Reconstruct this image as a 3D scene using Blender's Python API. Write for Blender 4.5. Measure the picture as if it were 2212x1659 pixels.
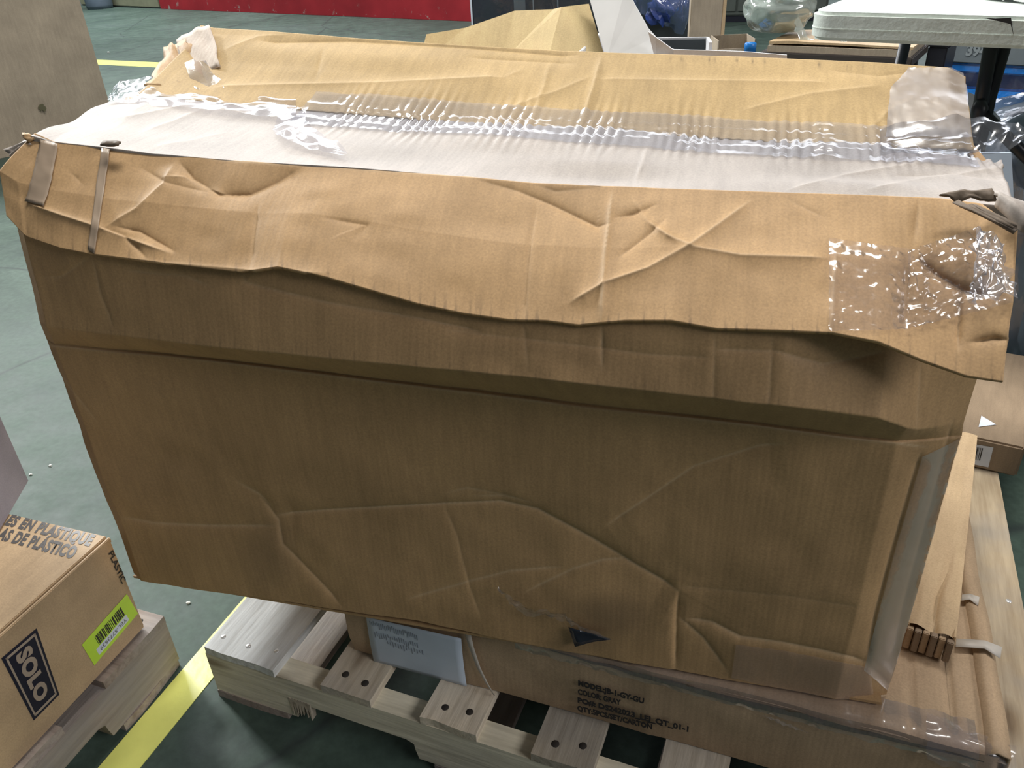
import bpy, bmesh, math, random
import numpy as np
from mathutils import Vector, Matrix

random.seed(7); np.random.seed(7)
D = bpy.data
SC = bpy.context.scene
COL = SC.collection
for o in list(D.objects): D.objects.remove(o)

# ------------------------------------------------------------------ camera
F_PX, CAM_H, PITCH, ROLL = 1748.307, 1.12898, 0.5358287, -0.0554383
W_PX, H_PX = 2212, 1659
FW = np.array([0, math.cos(PITCH), -math.sin(PITCH)])
_r0 = np.array([1.0, 0, 0]); _u0 = np.array([0, math.sin(PITCH), math.cos(PITCH)])
RT = _r0*math.cos(ROLL) + _u0*math.sin(ROLL)
UP = -_r0*math.sin(ROLL) + _u0*math.cos(ROLL)
EYE = np.array([0, 0, CAM_H])
cam_d = D.cameras.new('camera'); cam = D.objects.new('camera', cam_d); COL.objects.link(cam)
cam_d.sensor_width = 36; cam_d.sensor_fit = 'HORIZONTAL'; cam_d.lens = F_PX*36/W_PX
cam_d.clip_start = .02; cam_d.clip_end = 200
cam.matrix_world = Matrix(((RT[0], UP[0], -FW[0], EYE[0]), (RT[1], UP[1], -FW[1], EYE[1]), (RT[2], UP[2], -FW[2], EYE[2]), (0, 0, 0, 1)))
SC.camera = cam

# ------------------------------------------------------------------ light and exposure
vs = SC.view_settings
vs.view_transform = 'Standard'; vs.look = 'None'; vs.gamma = 1; vs.use_curve_mapping = False; vs.exposure = 0.0
wd = D.worlds.new('hall_air'); SC.world = wd; wd.use_nodes = True
wd.node_tree.nodes['Background'].inputs[0].default_value = (.86, .93, 1.0, 1)
wd.node_tree.nodes['Background'].inputs[1].default_value = .08

def area(name, loc, aim, sx, sy, watts, color, spread=180):
    l = D.lights.new(name, 'AREA'); l.shape = 'RECTANGLE'; l.size = sx; l.size_y = sy; l.energy = watts; l.color = color
    l.spread = math.radians(spread)
    o = D.objects.new(name, l); COL.objects.link(o); o.location = loc
    o.rotation_euler = (Vector(aim)-Vector(loc)).to_track_quat('-Z', 'Y').to_euler()
    return o
area('high_bay_lamp_row', (.3, 2.3, 6.3), (.2, 1.0, .4), 3.4, .9, 345, (1.0, .97, .91))
area('skylight_key', (-4.2, 6.4, 6.4), (-.2, .9, .5), 1.2, 1.0, 130, (1.0, .99, .95))
area('side_door_daylight', (-4.7, 5.4, 4.1), (-.4, .9, .3), .8, .8, 430, (.98, .99, .97))
area('high_bay_lamp_far', (-4.6, 12.2, 6.5), (-4.6, 12.2, 0), 7, 2, 1300, (.95, .98, 1.0))
area('dock_daylight', (3.0, 15.5, 5.6), (0.2, 1.0, .9), 17, 5.0, 1150, (.88, .92, 1.0))
area('added_front_fill', (7.0, -4.0, 5.6), (0, .9, .5), 5, 2.5, 400, (1.0, .97, .96))  # added fill from behind the camera for the shaded fronts; no known opening there

# ------------------------------------------------------------------ picking points on real planes
def ray(u, v): return FW*F_PX + RT*(u-W_PX/2) - UP*(v-H_PX/2)
def onz(u, v, z):
    d = ray(u, v); return EYE + d*((z-CAM_H)/d[2])
def onplane(u, v, P0, n):
    d = ray(u, v); n = np.array(n, float); return EYE + d*(((np.array(P0)-EYE)@n)/(d@n))
def over(u, v, P):
    """the point above/below ground point P seen at u, v"""
    d = ray(u, v); return EYE + d*(math.hypot(P[0], P[1])/math.hypot(d[0], d[1]))
def project(P):
    d = np.asarray(P, float)-EYE; z = d@FW
    return np.stack([W_PX/2+F_PX*(d@RT)/z, H_PX/2-F_PX*(d@UP)/z], -1)
IN = .0254

# ------------------------------------------------------------------ materials
def lin(c):
    return tuple(((x/255)/12.92 if x/255 <= .04045 else ((x/255+.055)/1.055)**2.4) for x in c)
class NT:
    def __init__(s, name):
        s.m = D.materials.new(name); s.m.use_nodes = True; s.t = s.m.node_tree; s.t.nodes.clear()
        s.out = s.n('ShaderNodeOutputMaterial')
    def n(s, k, **kw):
        x = s.t.nodes.new(k)
        for a, b in kw.items(): setattr(x, a, b)
        return x
    def l(s, a, b): s.t.links.new(a, b)
    def val(s, sock, v):
        if hasattr(v, 'is_output') or isinstance(v, bpy.types.NodeSocket): s.l(v, sock)
        else: sock.default_value = v
    def coord(s, which='Object'): return s.n('ShaderNodeTexCoord').outputs[which]
    def mapping(s, vec, scale=(1, 1, 1), loc=(0, 0, 0), rot=(0, 0, 0)):
        x = s.n('ShaderNodeMapping'); s.l(vec, x.inputs[0]); x.inputs['Scale'].default_value = scale; x.inputs['Location'].default_value = loc; x.inputs['Rotation'].default_value = rot
        return x.outputs[0]
    def noise(s, vec, scale, detail=4, rough=.55):
        x = s.n('ShaderNodeTexNoise'); s.l(vec, x.inputs['Vector']); x.inputs['Scale'].default_value = scale; x.inputs['Detail'].default_value = detail; x.inputs['Roughness'].default_value = rough
        return x.outputs['Fac']
    def ramp(s, fac, stops):
        x = s.n('ShaderNodeValToRGB'); s.l(fac, x.inputs[0]); e = x.color_ramp.elements
        while len(e) < len(stops): e.new(.5)
        for q, (p, c) in zip(e, stops): q.position = p; q.color = tuple(c)+(1,) if len(c) == 3 else c
        return x.outputs[0]
    def mixc(s, fac, a, b, mode='MIX'):
        x = s.n('ShaderNodeMix'); x.data_type = 'RGBA'; x.blend_type = mode
        s.val(x.inputs[0], fac); s.val(x.inputs[6], a if not isinstance(a, tuple) else tuple(a)+(1,)); s.val(x.inputs[7], b if not isinstance(b, tuple) else tuple(b)+(1,))
        return x.outputs[2]
    def math(s, op, a, b=0.0):
        x = s.n('ShaderNodeMath', operation=op); s.val(x.inputs[0], a); s.val(x.inputs[1], b); return x.outputs[0]
    def bump(s, h, strength=.3, dist=.01, normal=None):
        x = s.n('ShaderNodeBump'); s.l(h, x.inputs['Height']); x.inputs['Strength'].default_value = strength; x.inputs['Distance'].default_value = dist
        if normal is not None: s.l(normal, x.inputs['Normal'])
        return x.outputs[0]
    def principled(s, color, rough=.6, normal=None, spec=.5, metallic=0, **kw):
        x = s.n('ShaderNodeBsdfPrincipled')
        s.val(x.inputs['Base Color'], color if not isinstance(color, tuple) else tuple(color)+(1,))
        s.val(x.inputs['Roughness'], rough); x.inputs['Specular IOR Level'].default_value = spec; x.inputs['Metallic'].default_value = metallic
        if normal is not None: s.l(normal, x.inputs['Normal'])
        for k, v in kw.items(): x.inputs[k.replace('_', ' ')].default_value = v
        s.l(x.outputs[0], s.out.inputs[0]); return x

def kraft(name, base, rough=.62, spec=.35, ribs=.12, wear_lit=None, blot=.12, dirt=0.0, ribscale=900):
    t = NT(name); co = t.coord()
    n1 = t.noise(co, 6, 5); n2 = t.noise(co, 420, 2); n3 = t.noise(t.mapping(co, (30, 4, 4)), 3, 4)
    dark = tuple(c*(1-blot*1.3) for c in base); lite = tuple(min(1, c*(1+blot)) for c in base)
    c = t.ramp(n1, [(.3, dark), (.7, lite)])
    c = t.mixc(.10, c, t.ramp(n2, [(.3, (0, 0, 0)), (.7, (1, 1, 1))]), 'OVERLAY')
    c = t.mixc(.10, c, t.ramp(n3, [(.35, (.2, .2, .2)), (.65, (.8, .8, .8))]), 'OVERLAY')
    if dirt:
        n4 = t.noise(co, 3.1, 6, .65)
        c = t.mixc(t.math('MULTIPLY', t.ramp(n4, [(.52, (0, 0, 0)), (.75, (1, 1, 1))]), dirt), c, tuple(x*.35 for x in base))
    if wear_lit:
        a = t.n('ShaderNodeAttribute', attribute_name='wear_lit')
        c = t.mixc(a.outputs['Fac'], c, wear_lit)  # lighter crease lines: worn fibre plus lit fold lips painted into the colour
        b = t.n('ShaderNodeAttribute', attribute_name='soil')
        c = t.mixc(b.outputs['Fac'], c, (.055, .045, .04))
    w = t.n('ShaderNodeTexWave', wave_type='BANDS', bands_direction='X'); t.l(co, w.inputs['Vector']); w.inputs['Scale'].default_value = ribscale/20; w.inputs['Distortion'].default_value = 1.2; w.inputs['Detail'].default_value = 2
    nb = t.bump(w.outputs['Fac'], ribs*.28, .002)
    nb = t.bump(t.noise(co, 45, 4), .05, .004, nb)
    t.principled(c, rough, nb, spec)
    return t.m

KR = (.47, .30, .15)
M = {}
M['kraft'] = kraft('kraft_board', KR, wear_lit=(.66, .50, .33))
M['kraft_flap'] = kraft('kraft_flap_glare', (.37, .325, .29), rough=.56, spec=.55, ribs=.10, wear_lit=(.72, .64, .55))  # greyish pale base paints in the grazing glare on the front flap
M['kraft_rear'] = kraft('kraft_flap_tan', (.455, .322, .16), rough=.68, spec=.18, ribs=.10, wear_lit=(.70, .55, .36))
M['kraft_carton'] = kraft('kraft_carton', (.44, .315, .20), dirt=.25, spec=.4)
M['kraft_grey'] = kraft('kraft_greyish', (.40, .33, .25), ribs=.08)
M['kraft_violet'] = kraft('board_greyviolet', (.25, .23, .27), ribs=.04, rough=.5)
M['kraft_yellow'] = kraft('kraft_yellow', (.60, .46, .23), ribs=.08)
M['kraft_light'] = kraft('kraft_light', (.55, .40, .24), dirt=.1)
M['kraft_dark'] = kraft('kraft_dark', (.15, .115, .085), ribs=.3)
M['kraft_end'] = kraft('kraft_flute', (.26, .19, .13), ribs=.3)
M['kraft_solo'] = kraft('kraft_solo', (.46, .33, .20), ribs=.05)
M['white_board'] = kraft('white_board', (.72, .72, .73), ribs=.05, rough=.5, blot=.05)
M['paper_raw'] = kraft('torn_paper_fibre', (.62, .53, .45), ribs=.3, rough=.8)

def wood(name, a, b, grey=0.3, sc=(28, 2.2, 28), ks=(9, 3.2, 9)):
    t = NT(name); co = t.coord(); oi = t.n('ShaderNodeObjectInfo').outputs['Random']
    off = t.n('ShaderNodeVectorMath', operation='ADD'); t.l(co, off.inputs[0])
    cx = t.n('ShaderNodeCombineXYZ'); t.l(t.math('MULTIPLY', oi, 13.0), cx.inputs[0]); t.l(t.math('MULTIPLY', oi, 29.0), cx.inputs[1]); t.l(cx.outputs[0], off.inputs[1])
    v = off.outputs[0]
    g = t.noise(t.mapping(v, sc), 3.2, 6, .6)
    p = t.noise(v, 7, 5)
    c = t.ramp(g, [(.28, a), (.55, b), (.8, tuple(min(1, x*1.25) for x in b))])
    c = t.mixc(t.math('MULTIPLY', t.ramp(p, [(.42, (0, 0, 0)), (.68, (1, 1, 1))]), grey), c, (.30, .30, .30))
    hs = t.n('ShaderNodeHueSaturation'); t.l(c, hs.inputs['Color']); t.l(t.math('ADD', t.math('MULTIPLY', oi, .45), .75), hs.inputs['Value'])
    vor = t.n('ShaderNodeTexVoronoi'); t.l(t.mapping(v, ks), vor.inputs['Vector']); vor.inputs['Scale'].default_value = 1.0
    kn = t.ramp(vor.outputs['Distance'], [(.05, (.25, .18, .13)), (.16, (1, 1, 1))])
    c2 = t.mixc(.7, hs.outputs[0], kn, 'MULTIPLY')
    nb = t.bump(g, .35, .004)
    t.principled(c2, .72, nb, .25)
    return t.m
M['wood'] = wood('pallet_wood', (.44, .37, .27), (.63, .55, .43), .45)
M['wood_daylit'] = wood('daylit_board', (.52, .52, .50), (.74, .76, .76), .25)  # bluish-white base paints the daylight falling on the first deck board
M['wood_tan'] = wood('tan_stained_board', (.36, .27, .17), (.50, .40, .27), .45)
M['wood_end'] = wood('stringer_wood', (.30, .25, .17), (.48, .42, .30), .3)
M['wood_old'] = wood('old_pallet_wood', (.22, .17, .14), (.34, .28, .24), .55)
M['wood_x'] = wood('stringer_wood_lengthwise', (.58, .53, .40), (.80, .74, .58), .3, (2.2, 28, 28), (3.2, 9, 12))
M['wood_old_x'] = wood('old_stringer_wood', (.26, .21, .18), (.38, .32, .28), .5, (2.2, 28, 28), (3.2, 9, 12))

def plain(name, c, rough=.5, spec=.5, metallic=0, bumpscale=0, bs=.1, **kw):
    t = NT(name); co = t.coord()
    n = t.noise(co, 9, 4)
    col = t.ramp(n, [(.3, tuple(x*.88 for x in c)), (.7, tuple(min(1, x*1.06) for x in c))])
    nb = t.bump(t.noise(co, bumpscale, 4), bs, .01) if bumpscale else None
    t.principled(col, rough, nb, spec, metallic, **kw)
    return t.m
M['ink'] = plain('black_ink', (.022, .020, .022), .6)
M['ink_faded'] = plain('grey_ink', (.085, .08, .078), .5)
M['ink_navy'] = plain('navy_print', (.012, .012, .028), .45)
M['print_tan'] = plain('unprinted_tan', (.36, .29, .23), .6)
M['label_yellow'] = plain('label_yellow', (.52, .78, .06), .4)
M['label_white'] = plain('label_white', (.66, .72, .82), .5)
M['label_paper'] = plain('shipping_paper', (.55, .64, .76), .55)
M['label_print'] = plain('label_print', (.22, .25, .31), .6)
M['nail'] = plain('nail_steel', (.85, .85, .85), .3, .5, .6)
M['nail_rust'] = plain('nail_hole', (.03, .025, .02), .8)
M['table'] = plain('table_plastic', (.70, .76, .71), .4, .5, 0, 90, .15)
M['table_side'] = plain('table_plastic_edge', (.70, .76, .70), .45, .4, 0, 90, .2)
M['black_steel'] = plain('black_steel', (.012, .014, .02), .35)
M['black_crate'] = plain('black_plastic', (.014, .015, .025), .4)
M['blue'] = plain('blue_plastic_pack', (.0, .30, .95), .22, .6, 0, 25, .5)
M['blue_dark'] = plain('navy_band', (.008, .015, .07), .35)
M['blue_cap'] = plain('blue_cap', (.01, .16, .50), .35)
M['panel_dark'] = plain('dark_gloss_panel', (.022, .028, .040), .16, .6, 0, 7, .10)
M['dark_grey'] = plain('charcoal_crate', (.035, .045, .05), .4)
M['green_grey'] = plain('green_grey_steel', (.085, .10, .09), .5)
M['strap'] = plain('paper_strap', (.55, .51, .46), .5)
M['yellow_tape'] = plain('yellow_floor_tape', (.88, .90, .24), .30, .5, 0, 40, .08)
M['grey_box'] = plain('grey_carton', (.17, .20, .22), .6)
M['grey_print'] = plain('grey_carton_print', (.30, .34, .36), .6)
M['red_paint'] = None
M['navy_bag'] = plain('navy_bag', (.018, .025, .05), .3, .5, 0, 14, .5)
M['scrap'] = plain('white_scrap', (.75, .78, .75), .6)
M['brown_tape'] = plain('tan_tape', (.36, .275, .20), .38, .5)
M['patch_dark'] = plain('blue_black_film', (.03, .035, .055), .22)

def film(name, base=.16, tint=(.93, .95, 1.0), rough=.10, haze=.10, hazecol=(.80, .83, .92), bscale=24, bstr=.5, stretch=(1, 1, 1)):
    t = NT(name); co = t.mapping(t.coord(), stretch)
    h = t.noise(co, bscale, 2, .4)
    r = t.n('ShaderNodeMath', operation='ABSOLUTE'); t.l(t.math('SUBTRACT', h, .5), r.inputs[0])
    h2 = t.math('ADD', t.math('MULTIPLY', r.outputs[0], -1.2), t.math('MULTIPLY', t.noise(co, bscale*3.3, 2, .4), .22))
    nb = t.bump(h2, bstr, .012)
    tr = t.n('ShaderNodeBsdfTransparent'); tr.inputs[0].default_value = tuple(tint)+(1,)
    gl = t.n('ShaderNodeBsdfGlossy'); gl.inputs['Roughness'].default_value = rough; t.l(nb, gl.inputs['Normal'])
    df = t.n('ShaderNodeBsdfDiffuse'); df.inputs[0].default_value = tuple(hazecol)+(1,); t.l(nb, df.inputs['Normal'])
    lw = t.n('ShaderNodeFresnel'); lw.inputs['IOR'].default_value = 1.35
    m1 = t.n('ShaderNodeMixShader'); m1.inputs[0].default_value = haze; t.l(tr.outputs[0], m1.inputs[1]); t.l(df.outputs[0], m1.inputs[2])
    m2 = t.n('ShaderNodeMixShader'); t.l(t.math('MINIMUM', t.math('ADD', lw.outputs[0], base-.03), .42), m2.inputs[0]); t.l(m1.outputs[0], m2.inputs[1]); t.l(gl.outputs[0], m2.inputs[2])
    t.l(m2.outputs[0], t.out.inputs[0])
    return t.m
M['film'] = film('clear_tape_film', .09, tint=(.97, .97, 1.0), haze=.03, rough=.17, bscale=13, bstr=.22, stretch=(.7, 1.6, 1.6))
M['film_corner'] = film('loose_corner_film', .10, haze=.16, hazecol=(.70, .70, .76), rough=.12, bscale=22, bstr=.45)
M['film_tape'] = film('clear_seam_tape', .05, haze=.10, rough=.14, bscale=12, bstr=.18, stretch=(.35, 2.2, 1))
M['film_bag'] = film('clear_bag_film', .20, tint=(.90, .95, .92), haze=.40, hazecol=(.62, .70, .66), rough=.14, bscale=11, bstr=.9)
M['film_wrap'] = film('stretch_wrap', .14, haze=.34, hazecol=(.45, .56, .70), rough=.12, bscale=18, bstr=.9, stretch=(1, 1, .35))
M['film_tan'] = film('dull_tape_film', .0, tint=(.98, .97, .97), haze=.16, hazecol=(.72, .60, .52), rough=.45, bscale=20, bstr=.1)
M['film_dark'] = film('stretch_wrap_thin', .05, haze=.03, hazecol=(.4, .5, .7), rough=.10, bscale=10, bstr=.6)
M['film_matte'] = film('scuffed_tape_film', .06, tint=(.95, .94, .95), haze=.22, hazecol=(.72, .64, .62), rough=.35, bscale=20, bstr=.12)

def concrete():
    t = NT('sealed_concrete'); co = t.coord()
    n1 = t.noise(co, 1.1, 6, .6); n2 = t.noise(co, 9, 6, .65); n3 = t.noise(co, 60, 3)
    c = t.ramp(n1, [(.30, (.044, .069, .056)), (.52, (.066, .098, .081)), (.72, (.086, .118, .103))])
    c = t.mixc(.62, c, t.ramp(n2, [(.30, (.30, .32, .34)), (.66, (.62, .62, .60))]), 'OVERLAY')
    c = t.mixc(.18, c, t.ramp(n3, [(.35, (.2, .2, .2)), (.65, (.8, .8, .8))]), 'OVERLAY')
    # settled dark stains
    n4 = t.noise(t.mapping(co, (1, 1, 1), (3.3, 1.7, 0)), 2.6, 5, .6)
    c = t.mixc(t.math('MULTIPLY', t.ramp(n4, [(.56, (0, 0, 0)), (.72, (1, 1, 1))]), .45), c, (.05, .065, .068))
    vor = t.n('ShaderNodeTexVoronoi', feature='DISTANCE_TO_EDGE'); t.l(t.mixc(.12, co, t.noise(co, 3, 4), 'ADD'), vor.inputs['Vector']); vor.inputs['Scale'].default_value = .55
    c = t.mixc(t.ramp(vor.outputs['Distance'], [(.0, (.75, .75, .75)), (.006, (0, 0, 0))]), c, (.035, .045, .045))
    rg = t.ramp(n2, [(.3, (.46, .46, .46)), (.7, (.62, .62, .62))])
    nb = t.bump(n3, .08, .004); nb = t.bump(n2, .10, .01, nb)
    t.principled(c, rg, nb, .16)
    return t.m
M['concrete'] = concrete()
def red():
    t = NT('red_wall_paint'); co = t.coord()
    n = t.noise(co, 2.5, 5); ch = t.noise(co, 7, 5, .7)
    c = t.ramp(n, [(.3, (.33, .018, .028)), (.7, (.47, .028, .040))])
    sep = t.n('ShaderNodeSeparateXYZ'); t.l(co, sep.inputs[0])
    low = t.ramp(sep.outputs[2], [(.0, (1, 1, 1)), (.16, (.0, .0, .0))])
    chip = t.math('MULTIPLY', t.ramp(ch, [(.60, (0, 0, 0)), (.64, (1, 1, 1))]), low)
    c = t.mixc(chip, c, (.42, .36, .33))
    t.principled(c, .55, t.bump(ch, .1, .01), .4); return t.m
M['red_paint'] = red()
M['wall_beige'] = plain('wall_beige', (.30, .30, .20), .7)
M['wall_grey'] = plain('upper_wall_grey', (.42, .43, .42), .8)

# ------------------------------------------------------------------ object helpers
def tag(o, label=None, cat=None, group=None, kind=None):
    if label: o['label'] = label
    if cat: o['category'] = cat
    if group: o['group'] = group
    if kind: o['kind'] = kind
    return o
def thing(name, label, cat, loc=(0, 0, 0), yaw=0, group=None):
    o = D.objects.new(name, None); o.empty_display_size = .1; COL.objects.link(o)
    o.location = loc; o.rotation_euler = (0, 0, yaw)
    return tag(o, label, cat, group)
def link(name, me, parent=None, loc=(0, 0, 0), rot=(0, 0, 0), label=None):
    o = D.objects.new(name, me); COL.objects.link(o); o.location = loc; o.rotation_euler = rot
    if parent is not None: o.parent = parent
    if label: o['label'] = label
    return o
def mesh(name, verts, faces, mat, smooth=False):
    me = D.meshes.new(name); me.from_pydata([tuple(map(float, v)) for v in verts], [], faces); me.update()
    me.materials.append(mat)
    if smooth: me.polygons.foreach_set('use_smooth', [True]*len(me.polygons))
    return me
def box_mesh(name, x0, x1, y0, y1, z0, z1, mat, bevel=.0, seg=2, jitter=0):
    bm = bmesh.new(); bmesh.ops.create_cube(bm, size=1)
    for v in bm.verts:
        v.co = Vector(((x0+x1)/2+v.co.x*(x1-x0), (y0+y1)/2+v.co.y*(y1-y0), (z0+z1)/2+v.co.z*(z1-z0)))
        if jitter: v.co += Vector((random.uniform(-1, 1), random.uniform(-1, 1), random.uniform(-1, 1)))*jitter
    if bevel: bmesh.ops.bevel(bm, geom=bm.edges[:], offset=bevel, segments=seg, affect='EDGES', clamp_overlap=True)
    me = D.meshes.new(name); bm.to_mesh(me); bm.free(); me.materials.append(mat)
    return me
def box(name, ext, mat, parent=None, bevel=.002, label=None, seg=2, jitter=0):
    return link(name, box_mesh(name, *ext, mat, bevel, seg, jitter), parent, label=label)
def tube_mesh(name, pts, r, mat, n=12, caps=True):
    pts = [Vector(p) for p in pts]; rs = r if isinstance(r, (list, tuple)) else [r]*len(pts)
    vs_, fs = [], []
    for i, p in enumerate(pts):
        d = (pts[min(i+1, len(pts)-1)]-pts[max(i-1, 0)]).normalized()
        a = d.orthogonal().normalized() if i == 0 else (a - d*a.dot(d)).normalized()
        b = d.cross(a)
        for k in range(n):
            w = 2*math.pi*k/n; vs_.append(p+(a*math.cos(w)+b*math.sin(w))*rs[i])
    for i in range(len(pts)-1):
        for k in range(n): fs.append((i*n+k, i*n+(k+1) % n, (i+1)*n+(k+1) % n, (i+1)*n+k))
    if caps: fs += [tuple(range(n))[::-1], tuple((len(pts)-1)*n+k for k in range(n))]
    return mesh(name, vs_, fs, mat, True)
def grid_faces(nu, nv):
    i, j = np.meshgrid(np.arange(nv-1), np.arange(nu-1), indexing='ij')
    a = (i*nu+j).ravel()
    return np.stack([a, a+1, a+nu+1, a+nu], 1)
def grid_mesh(name, P, mat, smooth=True, attrs=None):
    """P: (nv, nu, 3) array"""
    nv, nu, _ = P.shape; F = grid_faces(nu, nv)
    me = D.meshes.new(name); me.vertices.add(nu*nv); me.vertices.foreach_set('co', P.reshape(-1).astype(np.float32))
    me.loops.add(F.size); me.loops.foreach_set('vertex_index', F.ravel().astype(np.int32))
    me.polygons.add(len(F)); me.polygons.foreach_set('loop_start', np.arange(0, F.size, 4, dtype=np.int32)); me.polygons.foreach_set('loop_total', np.full(len(F), 4, np.int32))
    me.update(calc_edges=True); me.materials.append(mat)
    me.polygons.foreach_set('use_smooth', [smooth]*len(F))
    for k, v in (attrs or {}).items():
        a = me.attributes.new(k, 'FLOAT', 'POINT'); a.data.foreach_set('value', v.reshape(-1).astype(np.float32))
    return me
def solid(o, th, off=-1):
    m = o.modifiers.new('thickness', 'SOLIDIFY'); m.thickness = th; m.offset = off; return o
def text_mesh(name, s, size, mat, xs=1.0, shear=0.0, bold=0.0, align='LEFT', depth=.0002, spacing=1.0):
    cu = D.curves.new(name, 'FONT'); cu.body = s; cu.size = size; cu.align_x = align; cu.shear = shear; cu.offset = bold; cu.extrude = depth; cu.space_character = spacing; cu.resolution_u = 3
    o = D.objects.new(name, cu); COL.objects.link(o); bpy.context.view_layer.update()
    me = D.meshes.new_from_object(o.evaluated_get(bpy.context.evaluated_depsgraph_get()))
    D.objects.remove(o); me.name = name; me.materials.clear(); me.materials.append(mat)
    for v in me.vertices: v.co.x *= xs
    return me
def smooth_noise(shape, sx, sy, amp, seed):
    r = np.random.RandomState(seed); gy, gx = max(2, int(sy)), max(2, int(sx)); g = r.randn(gy+3, gx+3)
    y = np.linspace(0, gy, shape[0]); x = np.linspace(0, gx, shape[1])
    yi = y.astype(int); xi = x.astype(int); fy = (y-yi)[:, None]; fx = (x-xi)[None]
    fy = fy*fy*(3-2*fy); fx = fx*fx*(3-2*fx)
    a = g[yi][:, xi]; b = g[yi][:, xi+1]; c = g[yi+1][:, xi]; d = g[yi+1][:, xi+1]
    return amp*((a*(1-fx)+b*fx)*(1-fy)+(c*(1-fx)+d*fx)*fy)
def sstep(x, a, b):
    t = np.clip((x-a)/(b-a), 0, 1); return t*t*(3-2*t)

def fold(uv, poly, amp, wl, wr, fade=40):
    """cusp-shaped fold height for grid points uv (.., 2) along a polyline; wl/wr = width on either side"""
    best = np.full(uv.shape[:-1], 1e9); sign = np.zeros_like(best); along = np.zeros_like(best)
    poly = np.array(poly, float); L = 0; tot = np.sum(np.linalg.norm(np.diff(poly, axis=0), axis=1))
    for a, b in zip(poly[:-1], poly[1:]):
        ab = b-a; l = np.linalg.norm(ab); tt = ((uv-a)@ab)/(l*l); tc = np.clip(tt, 0, 1)
        d = np.linalg.norm(uv-(a+tc[..., None]*ab), axis=-1)
        cr = ab[0]*(uv[..., 1]-a[1])-ab[1]*(uv[..., 0]-a[0])
        k = d < best; best = np.where(k, d, best); sign = np.where(k, np.sign(cr), sign); along = np.where(k, L+tc*l, along); L += l
    w = np.where(sign > 0, wr, wl)
    f = np.clip(np.minimum(along, tot-along)/fade+.15, 0, 1)
    return amp*(.78*np.exp(-best/w)+.26*np.exp(-best/4.5))*f, np.exp(-best/2.0)*f

# ================================================================== SETTING
gx, gy = np.meshgrid(np.linspace(-14, 9, 24), np.linspace(-3, 19, 23))
fl = link('floor', grid_mesh('floor', np.stack([gx, gy, 0*gx], -1), M['concrete'], False)); fl['kind'] = 'structure'
wl0, wl1 = onz(350, 19, 0), onz(1018, 46, 0)
wd_ = (wl1-wl0)/np.linalg.norm(wl1-wl0); wyaw = math.atan2(wd_[1], wd_[0]); wlen = np.linalg.norm(wl1-wl0)
wb = box('wall_back', (-12, 0, 0, .2, .9, 5.5), M['wall_grey'], None, 0); wb.data = box_mesh('wall_back', -6, wlen+1.2, .0, .2, .0, 3.0, M['wall_grey']); wb.location = tuple(wl0+np.array([-wd_[1], wd_[0], 0])*.03); wb.rotation_euler = (0, 0, wyaw); wb['kind'] = 'structure'
tr = box('baseboard_back', (0, wlen+1.2, -.02, .02, 0, 1.2), M['red_paint'], None, .003); tr.location = tuple(wl0); tr.rotation_euler = (0, 0, wyaw); tr['kind'] = 'structure'
dr = box('door_1', (-2.3, -.06, .0, .025, 0.02, 2.3), M['wall_beige'], None, .004); dr.location = tuple(wl0); dr.rotation_euler = (0, 0, wyaw); dr['kind'] = 'structure'
bin_c = onz(222, 12, 0)
bin_c = onz(217, 18, 0); bx = thing('grey_drum', 'blue-grey drum standing against the far wall beside the beige door', 'drum', bin_c)
link('body', tube_mesh('drum_body', [(0, 0, 0), (0, 0, .05), (0, 0, .8)], [.19, .20, .20], plain('drum_grey', (.13, .17, .22), .5), 20), bx)
link('rim', tube_mesh('drum_rim', [(0, 0, .40), (0, 0, .43)], [.208, .208], M['dark_grey'], 20), bx)

# yellow floor tape near and far
def ribbon(name, label, pts4, mat, z=.0012):
    c = sum(np.array(p) for p in pts4)/4
    t = thing(name, label, 'tape', (c[0], c[1], 0)) if False else None
    me = mesh(name, [np.array(p)-np.array([c[0], c[1], 0]) for p in pts4]+[np.array(p)-np.array([c[0], c[1], -z]) for p in pts4], [(4, 5, 6, 7), (0, 1, 5, 4), (1, 2, 6, 5), (2, 3, 7, 6), (3, 0, 4, 7)], mat)
    o = link(name, me, None, (c[0], c[1], 0)); return tag(o, label, 'tape')
tn0, tn1 = onz(403, 1437, 0), onz(216, 1655, 0); td = (tn1-tn0)/np.linalg.norm(tn1-tn0); tw = onz(306, 1655, 0)-tn1; tw = tw-td*(tw@td)
ribbon('floor_tape', 'wide yellow tape on the floor between the two wooden pallets', [tn0-td*.75, tn0-td*.75+tw, tn1+td*.5+tw, tn1+td*.5], M['yellow_tape'])
tf0, tf1 = onz(226, 135, 0), onz(336, 140, 0); td = (tf1-tf0)/np.linalg.norm(tf1-tf0); pn = np.array([-td[1], td[0], 0])*.11
ribbon('floor_tape', 'thin yellow line on the distant floor behind the big carton', [tf0-td*2.5-pn, tf1+td*6-pn, tf1+td*6+pn, tf0-td*2.5+pn], M['yellow_tape'])

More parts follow.
